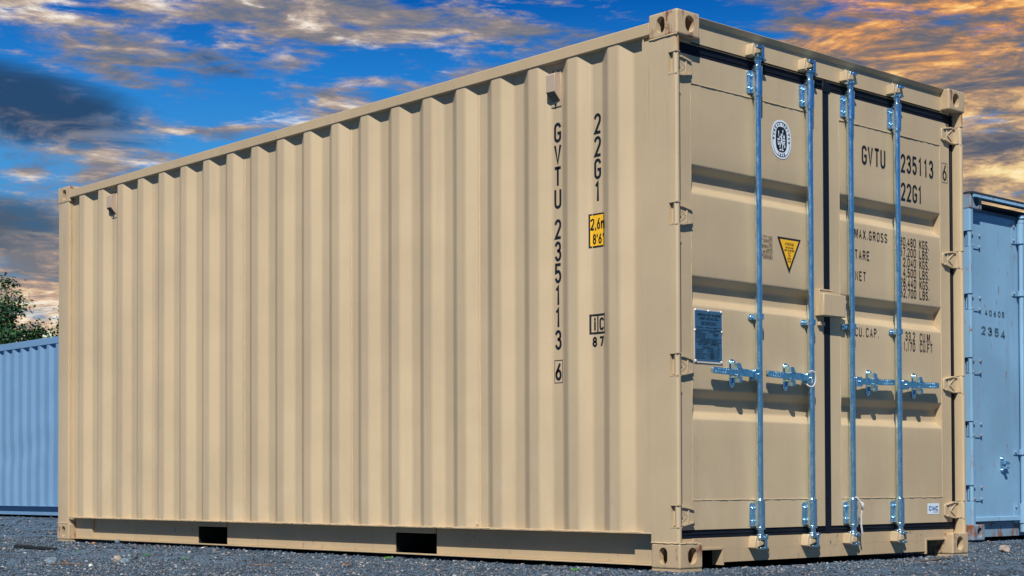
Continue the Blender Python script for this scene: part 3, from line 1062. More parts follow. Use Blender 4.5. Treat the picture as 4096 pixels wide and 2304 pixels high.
def door_fittings():
    # security lock box over the door joint
    mb = MB()
    mb.box(DX+.0004, -.030, 1.1135, 1.215, 1.2460, 1.3820)
    mb.box(-.030, -.0270, 1.1135, 1.232, 1.374, 1.382)
    mb.build('lock_box', TAN, DL, .003, 2)
    mb = MB()
    mb.box(-.0298, -.0020, 1.1125, 1.3020, 1.2440, 1.3570)
    mb.build('lock_box', TAN, DR, .004, 2)
    MB().tube([(-.02, 1.302, 1.317), (-.018, 1.314, 1.317), (-.016, 1.318, 1.325), (-.016, 1.318, 1.334)], .004, 6).build('lock_loop', TAN, DR)
    MB().box(DX+.0005, -.040, 1.128, 1.175, 1.196, 1.216).build('stop_block', TAN, DL, .003)
    # customs / safety plate with rivets
    y0, y1, z0, z1 = .172, .379, .9625, 1.2180
    pl = MB().box(DX+.0005, DX+.0030, y0, y1, z0, z1)
    pf = MB().box(DX+.0031, DX+.0036, y0+.006, y1-.006, z0+.008, z1-.007)
    f = lambda u, v: (DX+.0045, u, v)
    mb = MB()
    yc = (y0+y1)/2
    X = lambda t: y0+t*(y1-y0)
    Z = lambda t: z1-t*(z1-z0)
    place(mb, text_strokes('APPROVED FOR TRANSPORT', yc+.004, Z(.135), .0125, .0072, .0009, .0021, 'C'), f)
    place(mb, text_strokes('UNDER CUSTOMS SEAL', yc+.004, Z(.200), .0125, .0072, .0009, .0021, 'C'), f)
    def fr(a, b, c, d, t=.0013):
        ring2(mb, [(a, d), (b, d), (b, c), (a, c)], [(a+t, d+t), (b-t, d+t), (b-t, c-t), (a+t, c-t)], f)
    def ln(a, b, z, t=.0013):
        poly2(mb, [(a, z), (b, z), (b, z+t), (a, z+t)], f)
    fr(X(.24), X(.78), Z(.235), Z(.292))
    place(mb, text_strokes('GB/C 18363 BV/2018', yc, Z(.280), .0085, .0052, .0007, .0014, 'C'), f)
    place(mb, text_strokes('TYPE CX03-01', X(.06), Z(.355), .0062, .0040, .0006, .0011), f)
    place(mb, text_strokes('MANUFACTURER\'S NO. OF THE CONTAINER', X(.40), Z(.352), .005, .0021, .0004, .0009), f)
    fr(X(.69), X(.965), Z(.33), Z(.375), .0010)
    for z in (.39, .40, .545, .560, .603, .615):
        ln(X(.03), X(.97), Z(z), .0011)
    fr(X(.50), X(.502), Z(.40), Z(.545), .0008)
    for i, (t, w_) in enumerate((('MFRS NO. 0215.13', .44), ('COATED WITH PROTECTIVE PAINT', .44), ('AND TESTED UNDER CUSTOMS', .44), ('CONVENTION ON CONTAINERS', .44))):
        place(mb, text_strokes(t, X(.05), Z(.432+i*.032), .0055, .0026, .0004, .0010), f)
    place(mb, text_strokes('MANUFACTURED BY', X(.54), Z(.430), .0048, .0026, .0004, .0009), f)
    place(mb, text_strokes('CIMC', X(.75), Z(.487), .0125, .0098, .0012, .0032, 'C'), f)
    place(mb, text_strokes('CHINA', X(.75), Z(.515), .005, .003, .0005, .0010, 'C'), f)
    place(mb, text_strokes('TIMBER COMPONENT TREATMENT', yc, Z(.592), .0062, .0045, .0006, .0011, 'C'), f)
    place(mb, text_strokes('CSC SAFETY APPROVAL', yc+.002, Z(.672), .0125, .0074, .0009, .0021, 'C'), f)
    fr(X(.24), X(.70), Z(.688), Z(.735), .0011)
    place(mb, text_strokes('F/BV/18203-18', X(.47), Z(.727), .0065, .0050, .0006, .0012, 'C'), f)
    for i, t in enumerate(('DATE MANUFACTURED', 'IDENTIFICATION NO.', 'MAXIMUM OPERATING GROSS', 'ALLOWABLE STACKING', 'TRANSVERSE RACKING TEST')):
        z = .770+i*.038
        place(mb, text_strokes(t, X(.05), Z(z), .0058, .0031, .0004, .0010), f)
        fr(X(.45), X(.78), Z(z-.028), Z(z+.004), .0009)
        place(mb, text_strokes(('2018', 'GVTU', '30480 KG', '192000 KG', '15240 KG')[i], X(.615), Z(z), .0052, .0034, .0004, .0010, 'C'), f)
    fr(X(.80), X(.97), Z(.695), Z(.93), .0010)
    for i in range(7):
        place(mb, text_strokes(('FIRST', 'MAINT', 'DATE', '2023', 'P.E.S', 'ACEP', 'BV')[i], X(.815), Z(.735+i*.029), .005, .0032, .0004, .0009), f)
    prt = mb
    mb = MB()
    for t, q in ((.05, .03), (.50, .03), (.95, .03), (.03, .40), (.97, .40), (.05, .965), (.95, .965)):
        mb.cyl((DX+.0030, X(t), Z(q)), (DX+.0075, X(t), Z(q)), .0065, .0035, n=10)
    multi('approval_plate', [(pl, RIVET), (pf, PLATE), (prt, INK), (mb, RIVET)], DL)
    # oval certification sticker
    yc, zc, a, b = .8438, 2.108, .0795, .0965
    def oval(a_, b_, p=2.35, n=48):
        out = []
        for i in range(n):
            t = 2*math.pi*i/n
            c, s_ = math.cos(t), math.sin(t)
            out.append((yc+a_*math.copysign(abs(c)**(2/p), c), zc+b_*math.copysign(abs(s_)**(2/p), s_)))
        return out
    mb = MB()
    poly2(mb, oval(a, b), D2(.0020))
    stk = mb
    mb = MB()
    ring2(mb, oval(a-.009, b-.009), oval(a-.0115, b-.0115), D2(.0030))
    poly2(mb, oval(a*.565, b*.66, 2.8), D2(.0030))
    ra, rb = a*.745, b*.80
    def around(txt, t0, t1, h, w_, out=True):
        for i, ch in enumerate(txt):
            t = math.radians(t0+(t1-t0)*i/(len(txt)-1))
            px, pz = yc+ra*math.cos(t)*1.04, zc+rb*math.sin(t)*1.02
            nx_, nz_ = math.cos(t)/ra, math.sin(t)/rb
            an = math.atan2(nz_, nx_)-math.pi/2 if out else math.atan2(nz_, nx_)+math.pi/2
            for vs, fs in text_strokes(ch, 0, -h/2, h, w_, 0, .0029, 'C'):
                mb.add([D2(.0030)(px+p[0]*math.cos(an)-p[1]*math.sin(an), pz+p[0]*math.sin(an)+p[1]*math.cos(an)) for p in vs], fs)
    around('BUREAU', 180, 103, .0135, .0105)
    around('VERITAS', 80, -6, .0135, .0105)
    around('1828', 247, 293, .0155, .0105, False)
    prt = mb
    mb = MB()
    g_ = D2(.0040)
    S = lambda u, v: (yc+u*.001, zc+v*.001)
    for pts in (
        [(-6, 24), (-1, 30), (4, 24), (2, 17), (6, 6), (4, -2), (9, -14), (12, -22), (9, -40), (5, -40), (7, -24), (0, -14), (-8, -34), (-15, -44), (-18, -41), (-12, -28), (-5, -6), (-4, 8), (-5, 16)],
        [(-5, 16), (-16, 10), (-22, 20), (-25, 18), (-17, 5), (-3, 11)], [(3, 16), (12, 24), (12, 37), (9, 37), (8, 26), (1, 20)],
        [(-26, 20), (-22, 20), (-20, 34), (-24, 44), (-28, 34)], [(8, 37), (15, 37), (16, 45), (11, 48), (7, 44)],
        [(-34, 3), (-14, 3), (-14, -5), (-34, -5)], [(9, 3), (31, 3), (31, -5), (9, -5)], [(12, 8), (30, 8), (27, 18), (25, 26), (22, 18), (20, 26), (17, 18)],
        [(-32, -9), (-26, -9), (-26, -22), (-20, -22), (-20, -9), (-14, -12), (-16, -26), (-24, -31), (-31, -26)], [(12, -9), (18, -9), (18, -28), (12, -28)],
        [(21, -9), (31, -9), (31, -13), (25, -18), (31, -25), (31, -38), (27, -40), (21, -34), (26, -28), (21, -18)],
        [(-18, -50), (-2, -46), (-2, -53), (-6, -56), (-16, -55)], [(2, -46), (18, -50), (16, -55), (6, -56), (2, -53)], [(4, -38), (14, -36), (13, -44), (3, -44)]):
        poly2(mb, [S(u*.95, v*1.02) for u, v in pts], g_)
    multi('oval_sticker', [(stk, WHITE), (prt, INK), (mb, WHITE)], DL)
    # warning triangle
    A, B, C = (.808, 1.6205), (.9975, 1.6205), (.9010, 1.4440)
    mb = MB()
    poly2(mb, [A, B, C], D2(.0020))
    tri = mb
    cx, cz = (A[0]+B[0]+C[0])/3, (A[1]+B[1]+C[1])/3
    mb = MB()
    poly2(mb, [(cx+(p[0]-cx)*.80, cz+(p[1]-cz)*.80+.001) for p in (A, B, C)], D2(.0030))
    face = mb
    mb = MB()
    for t, z, h, w_ in (('ATTENTION', 1.5820, .0135, .0082), ('THIS CONTAINER', 1.5670, .0085, .0046), ('MUST BE REPAIRED', 1.5535, .0085, .0046), ('ONLY', 1.5400, .0085, .0046), ('WITH', 1.5270, .0085, .0046), ('CORTEN', 1.5130, .0085, .0046), ('STEEL', 1.4990, .0085, .0046)):
        place(mb, text_strokes(t, .9015, z, h, w_, .0007, .0017 if h < .01 else .0023, 'C'), D2(.0040))
    multi('warning_sticker', [(tri, INK), (face, YELLOW), (mb, INK)], DL)
    # small print table
    mb = MB()
    R = .7690
    z = 1.610
    for rows in (('DIMENSIONS AND WEIGHTS',), ('EXTERNAL', 'LENGTH 6058 MM 19-10 1/2 FT', 'WIDTH 2438 MM 8 FT', 'HEIGHT 2591 MM 8-6 FT'), ('INTERNAL', 'LENGTH 5898 MM 19-4 13/64', 'WIDTH 2352 MM 7-8 19/32', 'HEIGHT 2393 MM 7-10 13/64'), ('DOOR OPENING', 'WIDTH 2340 MM 7-8 1/8', 'HEIGHT 2280 MM 7-5 3/4'), ('INSIDE CAPACITY 33.2 CU.M 1170 CU.FT',), ('MAX GROSS 30480 KG 67200 LB', 'TARE 2040 KG 4500 LB', 'NET 28440 KG 62700 LB')):
        for r_ in rows:
            place(mb, text_strokes(r_, R, z, .0046, .0032, .0006, .0012, 'R'), D2(.0020))
            z -= .0062
        z -= .0030
    mb.build('small_print', INK, DL)
    # maker's sticker, low right
    mb = MB()
    poly2(mb, [(2.1165, .2225), (2.2325, .2225), (2.2325, .2825), (2.1165, .2825)], D2(.0020))
    ms = mb
    mb = MB()
    place(mb, text_strokes('CIMC', 2.1755, .2415, .0265, .0230, .0036, .0062, 'C'), D2(.0030))
    place(mb, text_strokes('WWW.CIMC.COM', 2.2245, .2320, .0055, .0042, .0008, .0013, 'R'), D2(.0030))
    multi('maker_sticker', [(ms, WHITE), (mb, BLUE)], DR)
    # stencilled numbers
    f = D2(.0020)
    def line(txt, xs, z, h, w_, sw, name='lettering'):
        mb = MB()
        for ch, x in zip(txt, xs):
            place(mb, text_strokes(ch, x, z, h, w_, 0, sw, 'L', False), f)
        if name == 'check_digit':
            a, b, z0, z1 = 2.2890, 2.3460, 2.0735, 2.1850
            ring2(mb, [(a, z0), (b, z0), (b, z1), (a, z1)], [(a+.0028, z0+.0028), (b-.0028, z0+.0028), (b-.0028, z1-.0028), (a+.0028, z1-.0028)], f)
        mb.build(name, INK, DR)
    line('GVTU', (1.528, 1.583, 1.6425, 1.698), 2.0775, .100, .046, .0128)
    line('235113', (1.888, 1.943, 1.999, 2.054, 2.108, 2.161), 2.0815, .100, .044, .0128)
    line('6', (2.2965,), 2.0850, .092, .042, .0110, 'check_digit')
    line('22G1', (1.887, 1.942, 1.998, 2.050), 1.9275, .098, .045, .0128)
    S1 = dict(h=.0485, w=.0245, gap=.0112, sw=.0056)
    S2 = dict(h=.0475, w=.0235, gap=.0058, sw=.0054)
    def T(t, u, z, al='L', k=S1):
        mb = MB()
        place(mb, text_strokes(t, u, z, k['h'], k['w'], k['gap'], k['sw'], al), f)
        mb.build('lettering', INK, DR)
    T('MAX.GROSS', 1.4580, 1.6805)
    T('TARE', 1.4590, 1.5705)
    T('NET', 1.4610, 1.4585)
    for i, (n, u_) in enumerate((('30.480', 'KGS.'), ('67.200', 'LBS.'), ('2.040', 'KGS.'), ('4.500', 'LBS.'), ('28.440', 'KGS.'), ('62.700', 'LBS.'))):
        z = 1.6800-i*.0556
        T(n.replace('.', ','), 2.0260, z+.001, 'R', S2)
        T(u_, 2.0580, z, 'L', S2)
    T('CU.', 1.4560, 1.1640)
    T('CAP.', 1.5540, 1.1650)
    T('33.2', 2.0120, 1.1690, 'R', S2)
    T('CU.M.', 2.0570, 1.1680, 'L', S2)
    T('1,170', 2.0120, 1.1140, 'R', S2)
    T('CU.FT', 2.0570, 1.1150, 'L', S2)


door_fittings()


def twisted(path, r, name, turns, label, cat, n=70):
    """a laid rope: three strands wound round a path"""
    P = [Vector(p) for p in path]
    ln = [0]
    for a, b in zip(P, P[1:]):
        ln.append(ln[-1]+(b-a).length)
    def at(t):
        d = t*ln[-1]
        for i in range(len(P)-1):
            if d <= ln[i+1] or i == len(P)-2:
                k = (d-ln[i])/max(1e-6, ln[i+1]-ln[i])
                return P[i].lerp(P[i+1], k)
    mb = MB()
    for s in range(3):
        pts = []
        for i in range(n+1):
            t = i/n
            p, q = at(max(0, t-.02)), at(min(1, t+.02))
            d = (q-p).normalized()
            a = d.orthogonal().normalized()
            b = d.cross(a)
            w = 2*math.pi*(turns*t+s/3)
            pts.append(at(t)+(a*math.cos(w)+b*math.sin(w))*r*.55)
        mb.tube(pts, r*.62, 6)
    o = mb.build(name, ROPE)
    return tag(o, label, cat)


def smooth_path(pts, n=6):
    P = [Vector(p) for p in pts]
    out = []
    for i in range(len(P)-1):
        a, b, c, d = P[max(0, i-1)], P[i], P[i+1], P[min(len(P)-1, i+2)]
        for k in range(n):
            t = k/n
            out.append(.5*((2*b)+(c-a)*t+(2*a-5*b+4*c-d)*t*t+(3*b-a-3*c+d)*t**3))
    out.append(P[-1])
    return out


y = RODS[1]-.021
twisted(smooth_path([(-.001, y-.034, .951), (.004, y-.014, .955), (.006, y+.006, .944), (.005, y+.012, .920), (.004, y+.006, .893), (.002, y-.012, .877), (-.004, y-.032, .880), (-.012, y-.040, .890)]),
        .0038, 'rope', 9, 'short white twisted rope tied round the handle hub beside the lock box', 'rope')
y = RODS[2]
twisted(smooth_path([(-.004, y-.012, .322), (.004, y+.000, .312), (.010, y+.016, .285), (.010, y+.030, .268), (.002, y+.036, .258), (-.002, y+.034, .220), (-.004, y+.036, .180), (-.004, y+.042, .150), (-.006, y+.048, .132)]),
        .0046, 'rope', 13, 'longer white twisted rope hanging over the bottom bracket of a lock rod', 'rope')
y_loop = twisted(smooth_path([(.008, y+.028, .270), (.009, y+.036, .284), (.002, y+.036, .292), (-.010, y+.032, .292)]), .0050, 'rope_end', 4, None, None, 24)
for o in bpy.data.objects:
    if o.name.startswith('rope.'):
        y_loop.parent = o


# ------------------------------------------------------------------ blue containers behind
def build_left():
    """grey blue container seen from its long side, far behind on the left"""
    X1, Y0, ZB = -15.40, 5.26, -.06
    T = empty('storage_container', (X1-6.058, Y0, ZB))
    tag(T, 'grey blue corrugated container below the tree, seen from its long side', 'shipping container')
    z0, z1 = ZB+.164, ZB+2.50
    k0 = -18.02
    pts = [(X1-5.90, .042)]
    xs = [k0+PIT*k for k in range(-12, 10) if X1-5.75 < k0+PIT*k < X1-.3]
    for x in xs:
        pts += [(x-.0715-.068, .042), (x-.0715, .006), (x, .006), (x+.067, .042)]
    pts.append((X1-.16, .042))
    loc = Vector((X1-6.058, Y0, ZB))
    def B(mb, name, m, bev=0):
        mb.v = [tuple(Vector(v)-loc) for v in mb.v]
        return mb.build(name, m, T, bev)
    for mir in (0, 1):
        mb = corrugated(pts, z0, z1)
        dn = lambda v: .014*math.exp(-((v[2]-.95+.12*math.sin(v[0]*2))/.16)**2)*(.6+.5*math.sin(v[0]*1.7))
        mb.v = [(v[0], (Y0+v[1]+dn(v)) if not mir else (Y0+W-v[1]), v[2]) for v in mb.v]
        B(mb, 'side_panel', GREYBLUE)
    for a, b in ((Y0, Y0+.06), (Y0+W-.06, Y0+W)):
        B(MB().box(X1-5.88, X1-.178, a, b, z1, ZB+2.60), 'top_rail', GREYBLUE, .006)
    for s, y in ((1, Y0), (-1, Y0+W)):
        mb = MB()
        mb.box(X1-5.88, X1-.178, *sorted((y, y+s*.09)), ZB+.1585, ZB+.1645)
        mb.box(X1-5.88, X1-.178, *sorted((y+s*.06, y+s*.075)), ZB+.03, ZB+.158)
        B(mb, 'bottom_rail', GREYBLUE)
        for a, b in ((X1-6.053, X1-5.89), (X1-.17, X1-.005)):
            B(MB().box(a, b, *sorted((y+s*.003, y+s*.1)), ZB+.117, ZB+2.474), 'corner_post', GREYBLUE, .006)
    B(MB().box(X1-6.0, X1-.06, Y0+.061, Y0+W-.061, ZB+2.54, ZB+2.57), 'roof', GREYBLUE)
    B(MB().box(X1-6.0, X1-.06, Y0+.09, Y0+W-.09, ZB+.13, ZB+.157), 'floor', DARKIN)
    for x in (X1-6.02, X1-.07):
        B(MB().box(x, x+.03, Y0+.1, Y0+W-.1, ZB+.12, ZB+2.5), 'end_panel', GREYBLUE)
    for sx, x in ((1, X1), (-1, X1-L)):
        for sy, y in ((1, Y0), (-1, Y0+W)):
            casting(sx, sy, 1, Vector((x, y, ZB))-loc, GREYBLUE, T)
            casting(sx, sy, -1, Vector((x, y, ZB+2.61))-loc, GREYBLUE, T)
    # two vents under the top rail
    for x in (-16.25, -20.8):
        B(MB().box(x, x+.07, Y0+.0, Y0+.035, ZB+2.16, ZB+2.36), 'vent', GREYBLUE, .006)


def build_right():
    """old blue container, door end, on the right behind the tan one"""
    X1, Y0, ZB, HT = -1.60, 5.125, -.035, 2.61
    T = empty('old_container', (X1, Y0, ZB))
    tag(T, 'weathered pale blue container with rusty bolts and stencilled numbers on its door', 'shipping container')
    loc = Vector((X1, Y0, ZB))
    Dd = -.062
    def B(mb, name, m, bev=0, par=None, seg=2):
        return mb.build(name, m, par or T, bev, seg)
    # local frame: x outward from the door end (0 = face), y to the right, z up
    zt = HT
    for s, y0 in ((1, 0.0), (-1, W)):
        def Y(a, b): return sorted((y0+s*a, y0+s*b))
        mb = MB()
        hz = [2.262, 1.789, 1.310, .832, .353]
        mb.box(-.16, -.075, *Y(.004, .055), .117, zt-.117)
        cuts = [.1175]
        for z in reversed(hz):
            cuts += [z-.061, z+.061]
        cuts.append(zt-.1175)
        for a, b in zip(cuts[0::2], cuts[1::2]):
            mb.prism([(p[0], y0+s*p[1]) for p in rounded_rect(-.075, -.006, .004, .052, .012, (1, 1, 0, 0))], 2, a, b, True)
        B(mb, 'corner_post', BLUEC)
        casting(1, s, 1, (0, y0, 0), BLUEOLD, T)
        casting(1, s, -1, (0, y0, zt-.004), BLUEOLD, T)
        casting(-1, s, 1, (-12.19, y0, 0), BLUEOLD, T)
        casting(-1, s, -1, (-12.19, y0, zt-.004), BLUEOLD, T)
        mb = MB()
        mb.box(-12.01, -.178, *Y(.002, .06), zt-.10, zt-.03)
        B(mb, 'top_rail', BLUEC)
        mb = MB()
        mb.box(-12.01, -.178, *Y(.01, .09), .02, .16)
        B(mb, 'bottom_rail', BLUEC)
        pts = [(-12.0, .042)]
        k = 0
        x = -11.9
        while x < -.45:
            pts += [(x, .042), (x+.068, .006), (x+.139, .006), (x+.207, .042)]
            x += PIT
        pts.append((-.15, .042))
        mb = corrugated(pts, .16, zt-.1)
        mb.v = [(v[0], y0+s*v[1], v[2]) for v in mb.v]
        B(mb, 'side_panel', BLUEC)
    B(MB().box(-12.1, -.1, .06, W-.06, zt-.06, zt-.04), 'roof', DARKBLUE)
    B(MB().box(-12.1, -.1, .09, W-.09, .13, .157), 'floor', DARKIN)
    B(MB().box(-12.17, -12.14, .1, W-.1, .12, zt-.1), 'end_panel', BLUEC)
    # header, set back, with an overhanging rain lip
    B(MB().box(-.24, -.19, .05, W-.05, zt-.24, zt-.0125), 'header', BLUEC)
    mb = MB()
    mb.box(-.12, .016, -.002, W+.002, zt-.012, zt+.004)
    B(mb, 'roof_edge', DARKBLUE, .002)
    mb = MB()
    mb.box(.004, .014, .02, W-.02, zt-.034, zt-.0125)
    mb.prism([(.014, zt-.026), (.030, zt-.034), (.030, zt-.038), (.004, zt-.038), (.004, zt-.0345)], 1, .022, W-.022)
    lip = mb
    mb = MB()
    for i in range(14):
        mb.cyl((.0135, .12+i*.17, zt-.022), (.019, .12+i*.17, zt-.022), .006, n=8)
    multi('rain_lip', [(lip, BLUEC), (mb, BLUEOLD)], T)
    # sill
    mb = MB()
    mb.box(-.13, -.075, .162, W-.162, .02, .118)
    mb.box(-.13, -.060, .05, W-.05, .1185, .1335)
    B(mb, 'sill', BLUEOLD)
    # doors
    for s, (a, b) in ((1, (.058, 1.206)), (-1, (1.220, 2.38))):
        mb = MB()
        mb.box(-.11, Dd, a, b, .150, zt-.126)
        mb.box(-.10, Dd+.004, a+.01, b-.01, zt-.1650, zt-.130)
        mb.prism([(Dd, .175), (Dd+.022, .172), (Dd+.026, .140), (Dd+.022, .138), (Dd, .148)], 1, a+.004, b-.004)
        door = B(mb, 'door', BLUEC, .002, None, 1)
        for z in hz:
            mb = MB()
            yp = .026 if s > 0 else W-.026
            mb.cyl((-.028, yp, z-.058), (-.028, yp, z+.058), .017, n=14)
            y1, y2 = sorted((yp, yp+s*.060))
            mb.box(-.060, -.050, y1, y2, z-.052, z+.052)
            y1, y2 = sorted((yp+s*.062, yp+s*.200))
            mb.box(Dd+.0004, Dd+.007, y1, y2, z-.058, z+.058)
            hg = mb
            mb = MB()
            for q in (.078, .180):
                for zz in (-.043, .043):
                    mb.sphere((Dd+.010, yp+s*q, z+zz), .0125, 8, 5, (.9, 1, 1))
            multi('hinge', [(hg, BLUEC), (mb, BLUEOLD)], door)
        for y in ((.765, 1.12) if s > 0 else (1.31, 1.67)):
            ax = Dd+.036
            mb = MB()
            mb.cyl((ax, y, .05), (ax, y, zt-.10), .019, n=16)
            mb.cyl((ax, y, zt-.155), (ax, y, zt-.130), .03, n=14)
            mb.cyl((ax, y, zt-.118), (ax, y, zt-.09), .036, .02, n=14)
            mb.cyl((ax, y, .05), (ax, y, .11), .028, n=12)
            B(mb, 'lock_rod', BLUEC, 0, door)
            for z0, z1, bz in ((zt-.315, zt-.158, (zt-.29, zt-.185)), (1.885, 1.925, (1.905,)), (.650, .690, (.67,)), (.118, .272, (.145, .245))):
                mb = MB()
                mb.box(Dd+.0006, Dd+.007, y-.082, y+.082, z0, z1)
                mb.cyl((ax-.004, y, z0), (ax-.004, y, z1), .032, n=16)
                bl = MB()
                for z in bz:
                    for q in (-.06, .06):
                        bl.sphere((Dd+.009, y+q, z), .0115, 8, 5)
                multi('rod_bracket', [(mb, BLUEC), (bl, BLUEOLD)], door)
        # handle catch on each leaf
        yc = .508 if s > 0 else 1.93
        mb = MB()
        n, r = 8, .020
        ob = [(yc+r*math.cos(math.pi*i/n), .615+r*math.sin(math.pi*i/n)) for i in range(n+1)]+[(yc-r*math.cos(math.pi*i/n), .532-r*math.sin(math.pi*i/n)) for i in range(n+1)]
        mb.prism(ob, 0, Dd+.0006, Dd+.008)
        mb.prism([(yc-.002, .60), (yc+.05, .588), (yc+.062, .572), (yc+.02, .570), (yc-.002, .575)], 0, Dd+.008, Dd+.042)
        mb.prism([(yc-.004, .555), (yc+.03, .552), (yc+.03, .540), (yc-.004, .538)], 0, Dd+.008, Dd+.05)
        mb.cyl((Dd+.008, yc, .617), (Dd+.018, yc, .617), .010, n=8)
        mb.cyl((Dd+.008, yc, .530), (Dd+.018, yc, .530), .010, n=8)
        B(mb, 'handle_catch', GALV, .0015, door)
        if s > 0:
            f = lambda u, v: (Dd+.0022, u, v)
            mb = MB()
            for ch, x in zip('40605', (.290, .352, .415, .478, .535)):
                place(mb, text_strokes(ch, x, 1.705, .047, .036, 0, .010, 'L', False), f)
            for ch, x, z in zip('2354', (.236, .330, .425, .517), (1.556, 1.553, 1.551, 1.540)):
                place(mb, text_strokes(ch, x, z, .068, .062, 0, .015, 'L', False), f)
            B(mb, 'lettering', FADED, 0, door)


build_left()
build_right()


# ------------------------------------------------------------------ ground
def ground_height(x, y):
    n = .0075*mnoise.noise(Vector((x*1.3, y*1.3, 3.1)))+.0045*mnoise.noise(Vector((x*4.1, y*4.1, 7.7)))+.002*mnoise.noise(Vector((x*13, y*13, 1.7)))
    d = max(0.0, y-2.6)
    drop = min(.034, d*.02)
    px = max(0.0, -7-x)
    drop = max(drop, min(.05, px*.012))
    # slightly banked up along the near foot of the container
    return -.016+n-drop


def build_ground():
    def axis(lo, hi, fine0, fine1, step, grow=1.22):
        a = [fine0]
        while a[-1] < fine1:
            a.append(a[-1]+step)
        s = step
        while a[-1] < hi:
            s *= grow
            a.append(a[-1]+s)
        s = step
        while a[0] > lo:
            s *= grow
            a.insert(0, a[0]-s)
        return a
    xs = axis(-900, 900, -9.0, 3.0, .045)
    ys = axis(-900, 900, -4.5, 4.5, .045)
    nx, ny = len(xs), len(ys)
    vs = [(x, y, ground_height(x, y)) for y in ys for x in xs]
    fs = [(j*nx+i, j*nx+i+1, (j+1)*nx+i+1, (j+1)*nx+i) for j in range(ny-1) for i in range(nx-1)]
    m, g, b = mat('gravel ground')
    geo = g.n('ShaderNodeNewGeometry').outputs['Position']
    big = g.noise(g.mapping(geo, (.9, 1.1, 1)), 1.3, 5, .6, .5)
    mid = g.noise(geo, 9, 5, .65)
    vor = g.n('ShaderNodeTexVoronoi')
    g.put(vor.inputs['Vector'], geo)
    vor.inputs['Scale'].default_value = 85
    grit = g.noise(geo, 140, 4, .7)
    c = g.mix(g.smooth(big, .36, .58), (.040, .078, .134), (.098, .190, .315))
    c = g.mix(g.math('MULTIPLY', g.smooth(mid, .45, .7), .5), c, (.075, .085, .10))
    c = g.mix(.55, c, g.mix(1.0, c, g.ramp(vor.outputs['Color'], [(.1, (.25, .25, .27)), (.5, (1, .95, .95)), (.95, (2.4, 2.1, 2.0))]), 'MULTIPLY'))
    c = g.mix(g.math('MULTIPLY', g.smooth(grit, .55, .75), .4), c, (.03, .035, .045))
    g.put(b.inputs['Base Color'], c)
    b.inputs['Roughness'].default_value = .85
    hh = g.math('ADD', g.math('MULTIPLY', grit, .6), g.math('MULTIPLY', vor.outputs['Distance'], 1.0))
    bump(g, b, hh, 1.0, .016)
    mb = MB()
    mb.add(vs, fs, True)
    me = bpy.data.meshes.new('ground')
    me.from_pydata(vs, [], fs)
    me.polygons.foreach_set('use_smooth', [True]*len(fs))
    me.materials.append(m)
    o = link('ground', me)
    tag(o, kind='structure')


def footprint(x, y):
    return -5.98 < x < -.10 and .12 < y < 2.32


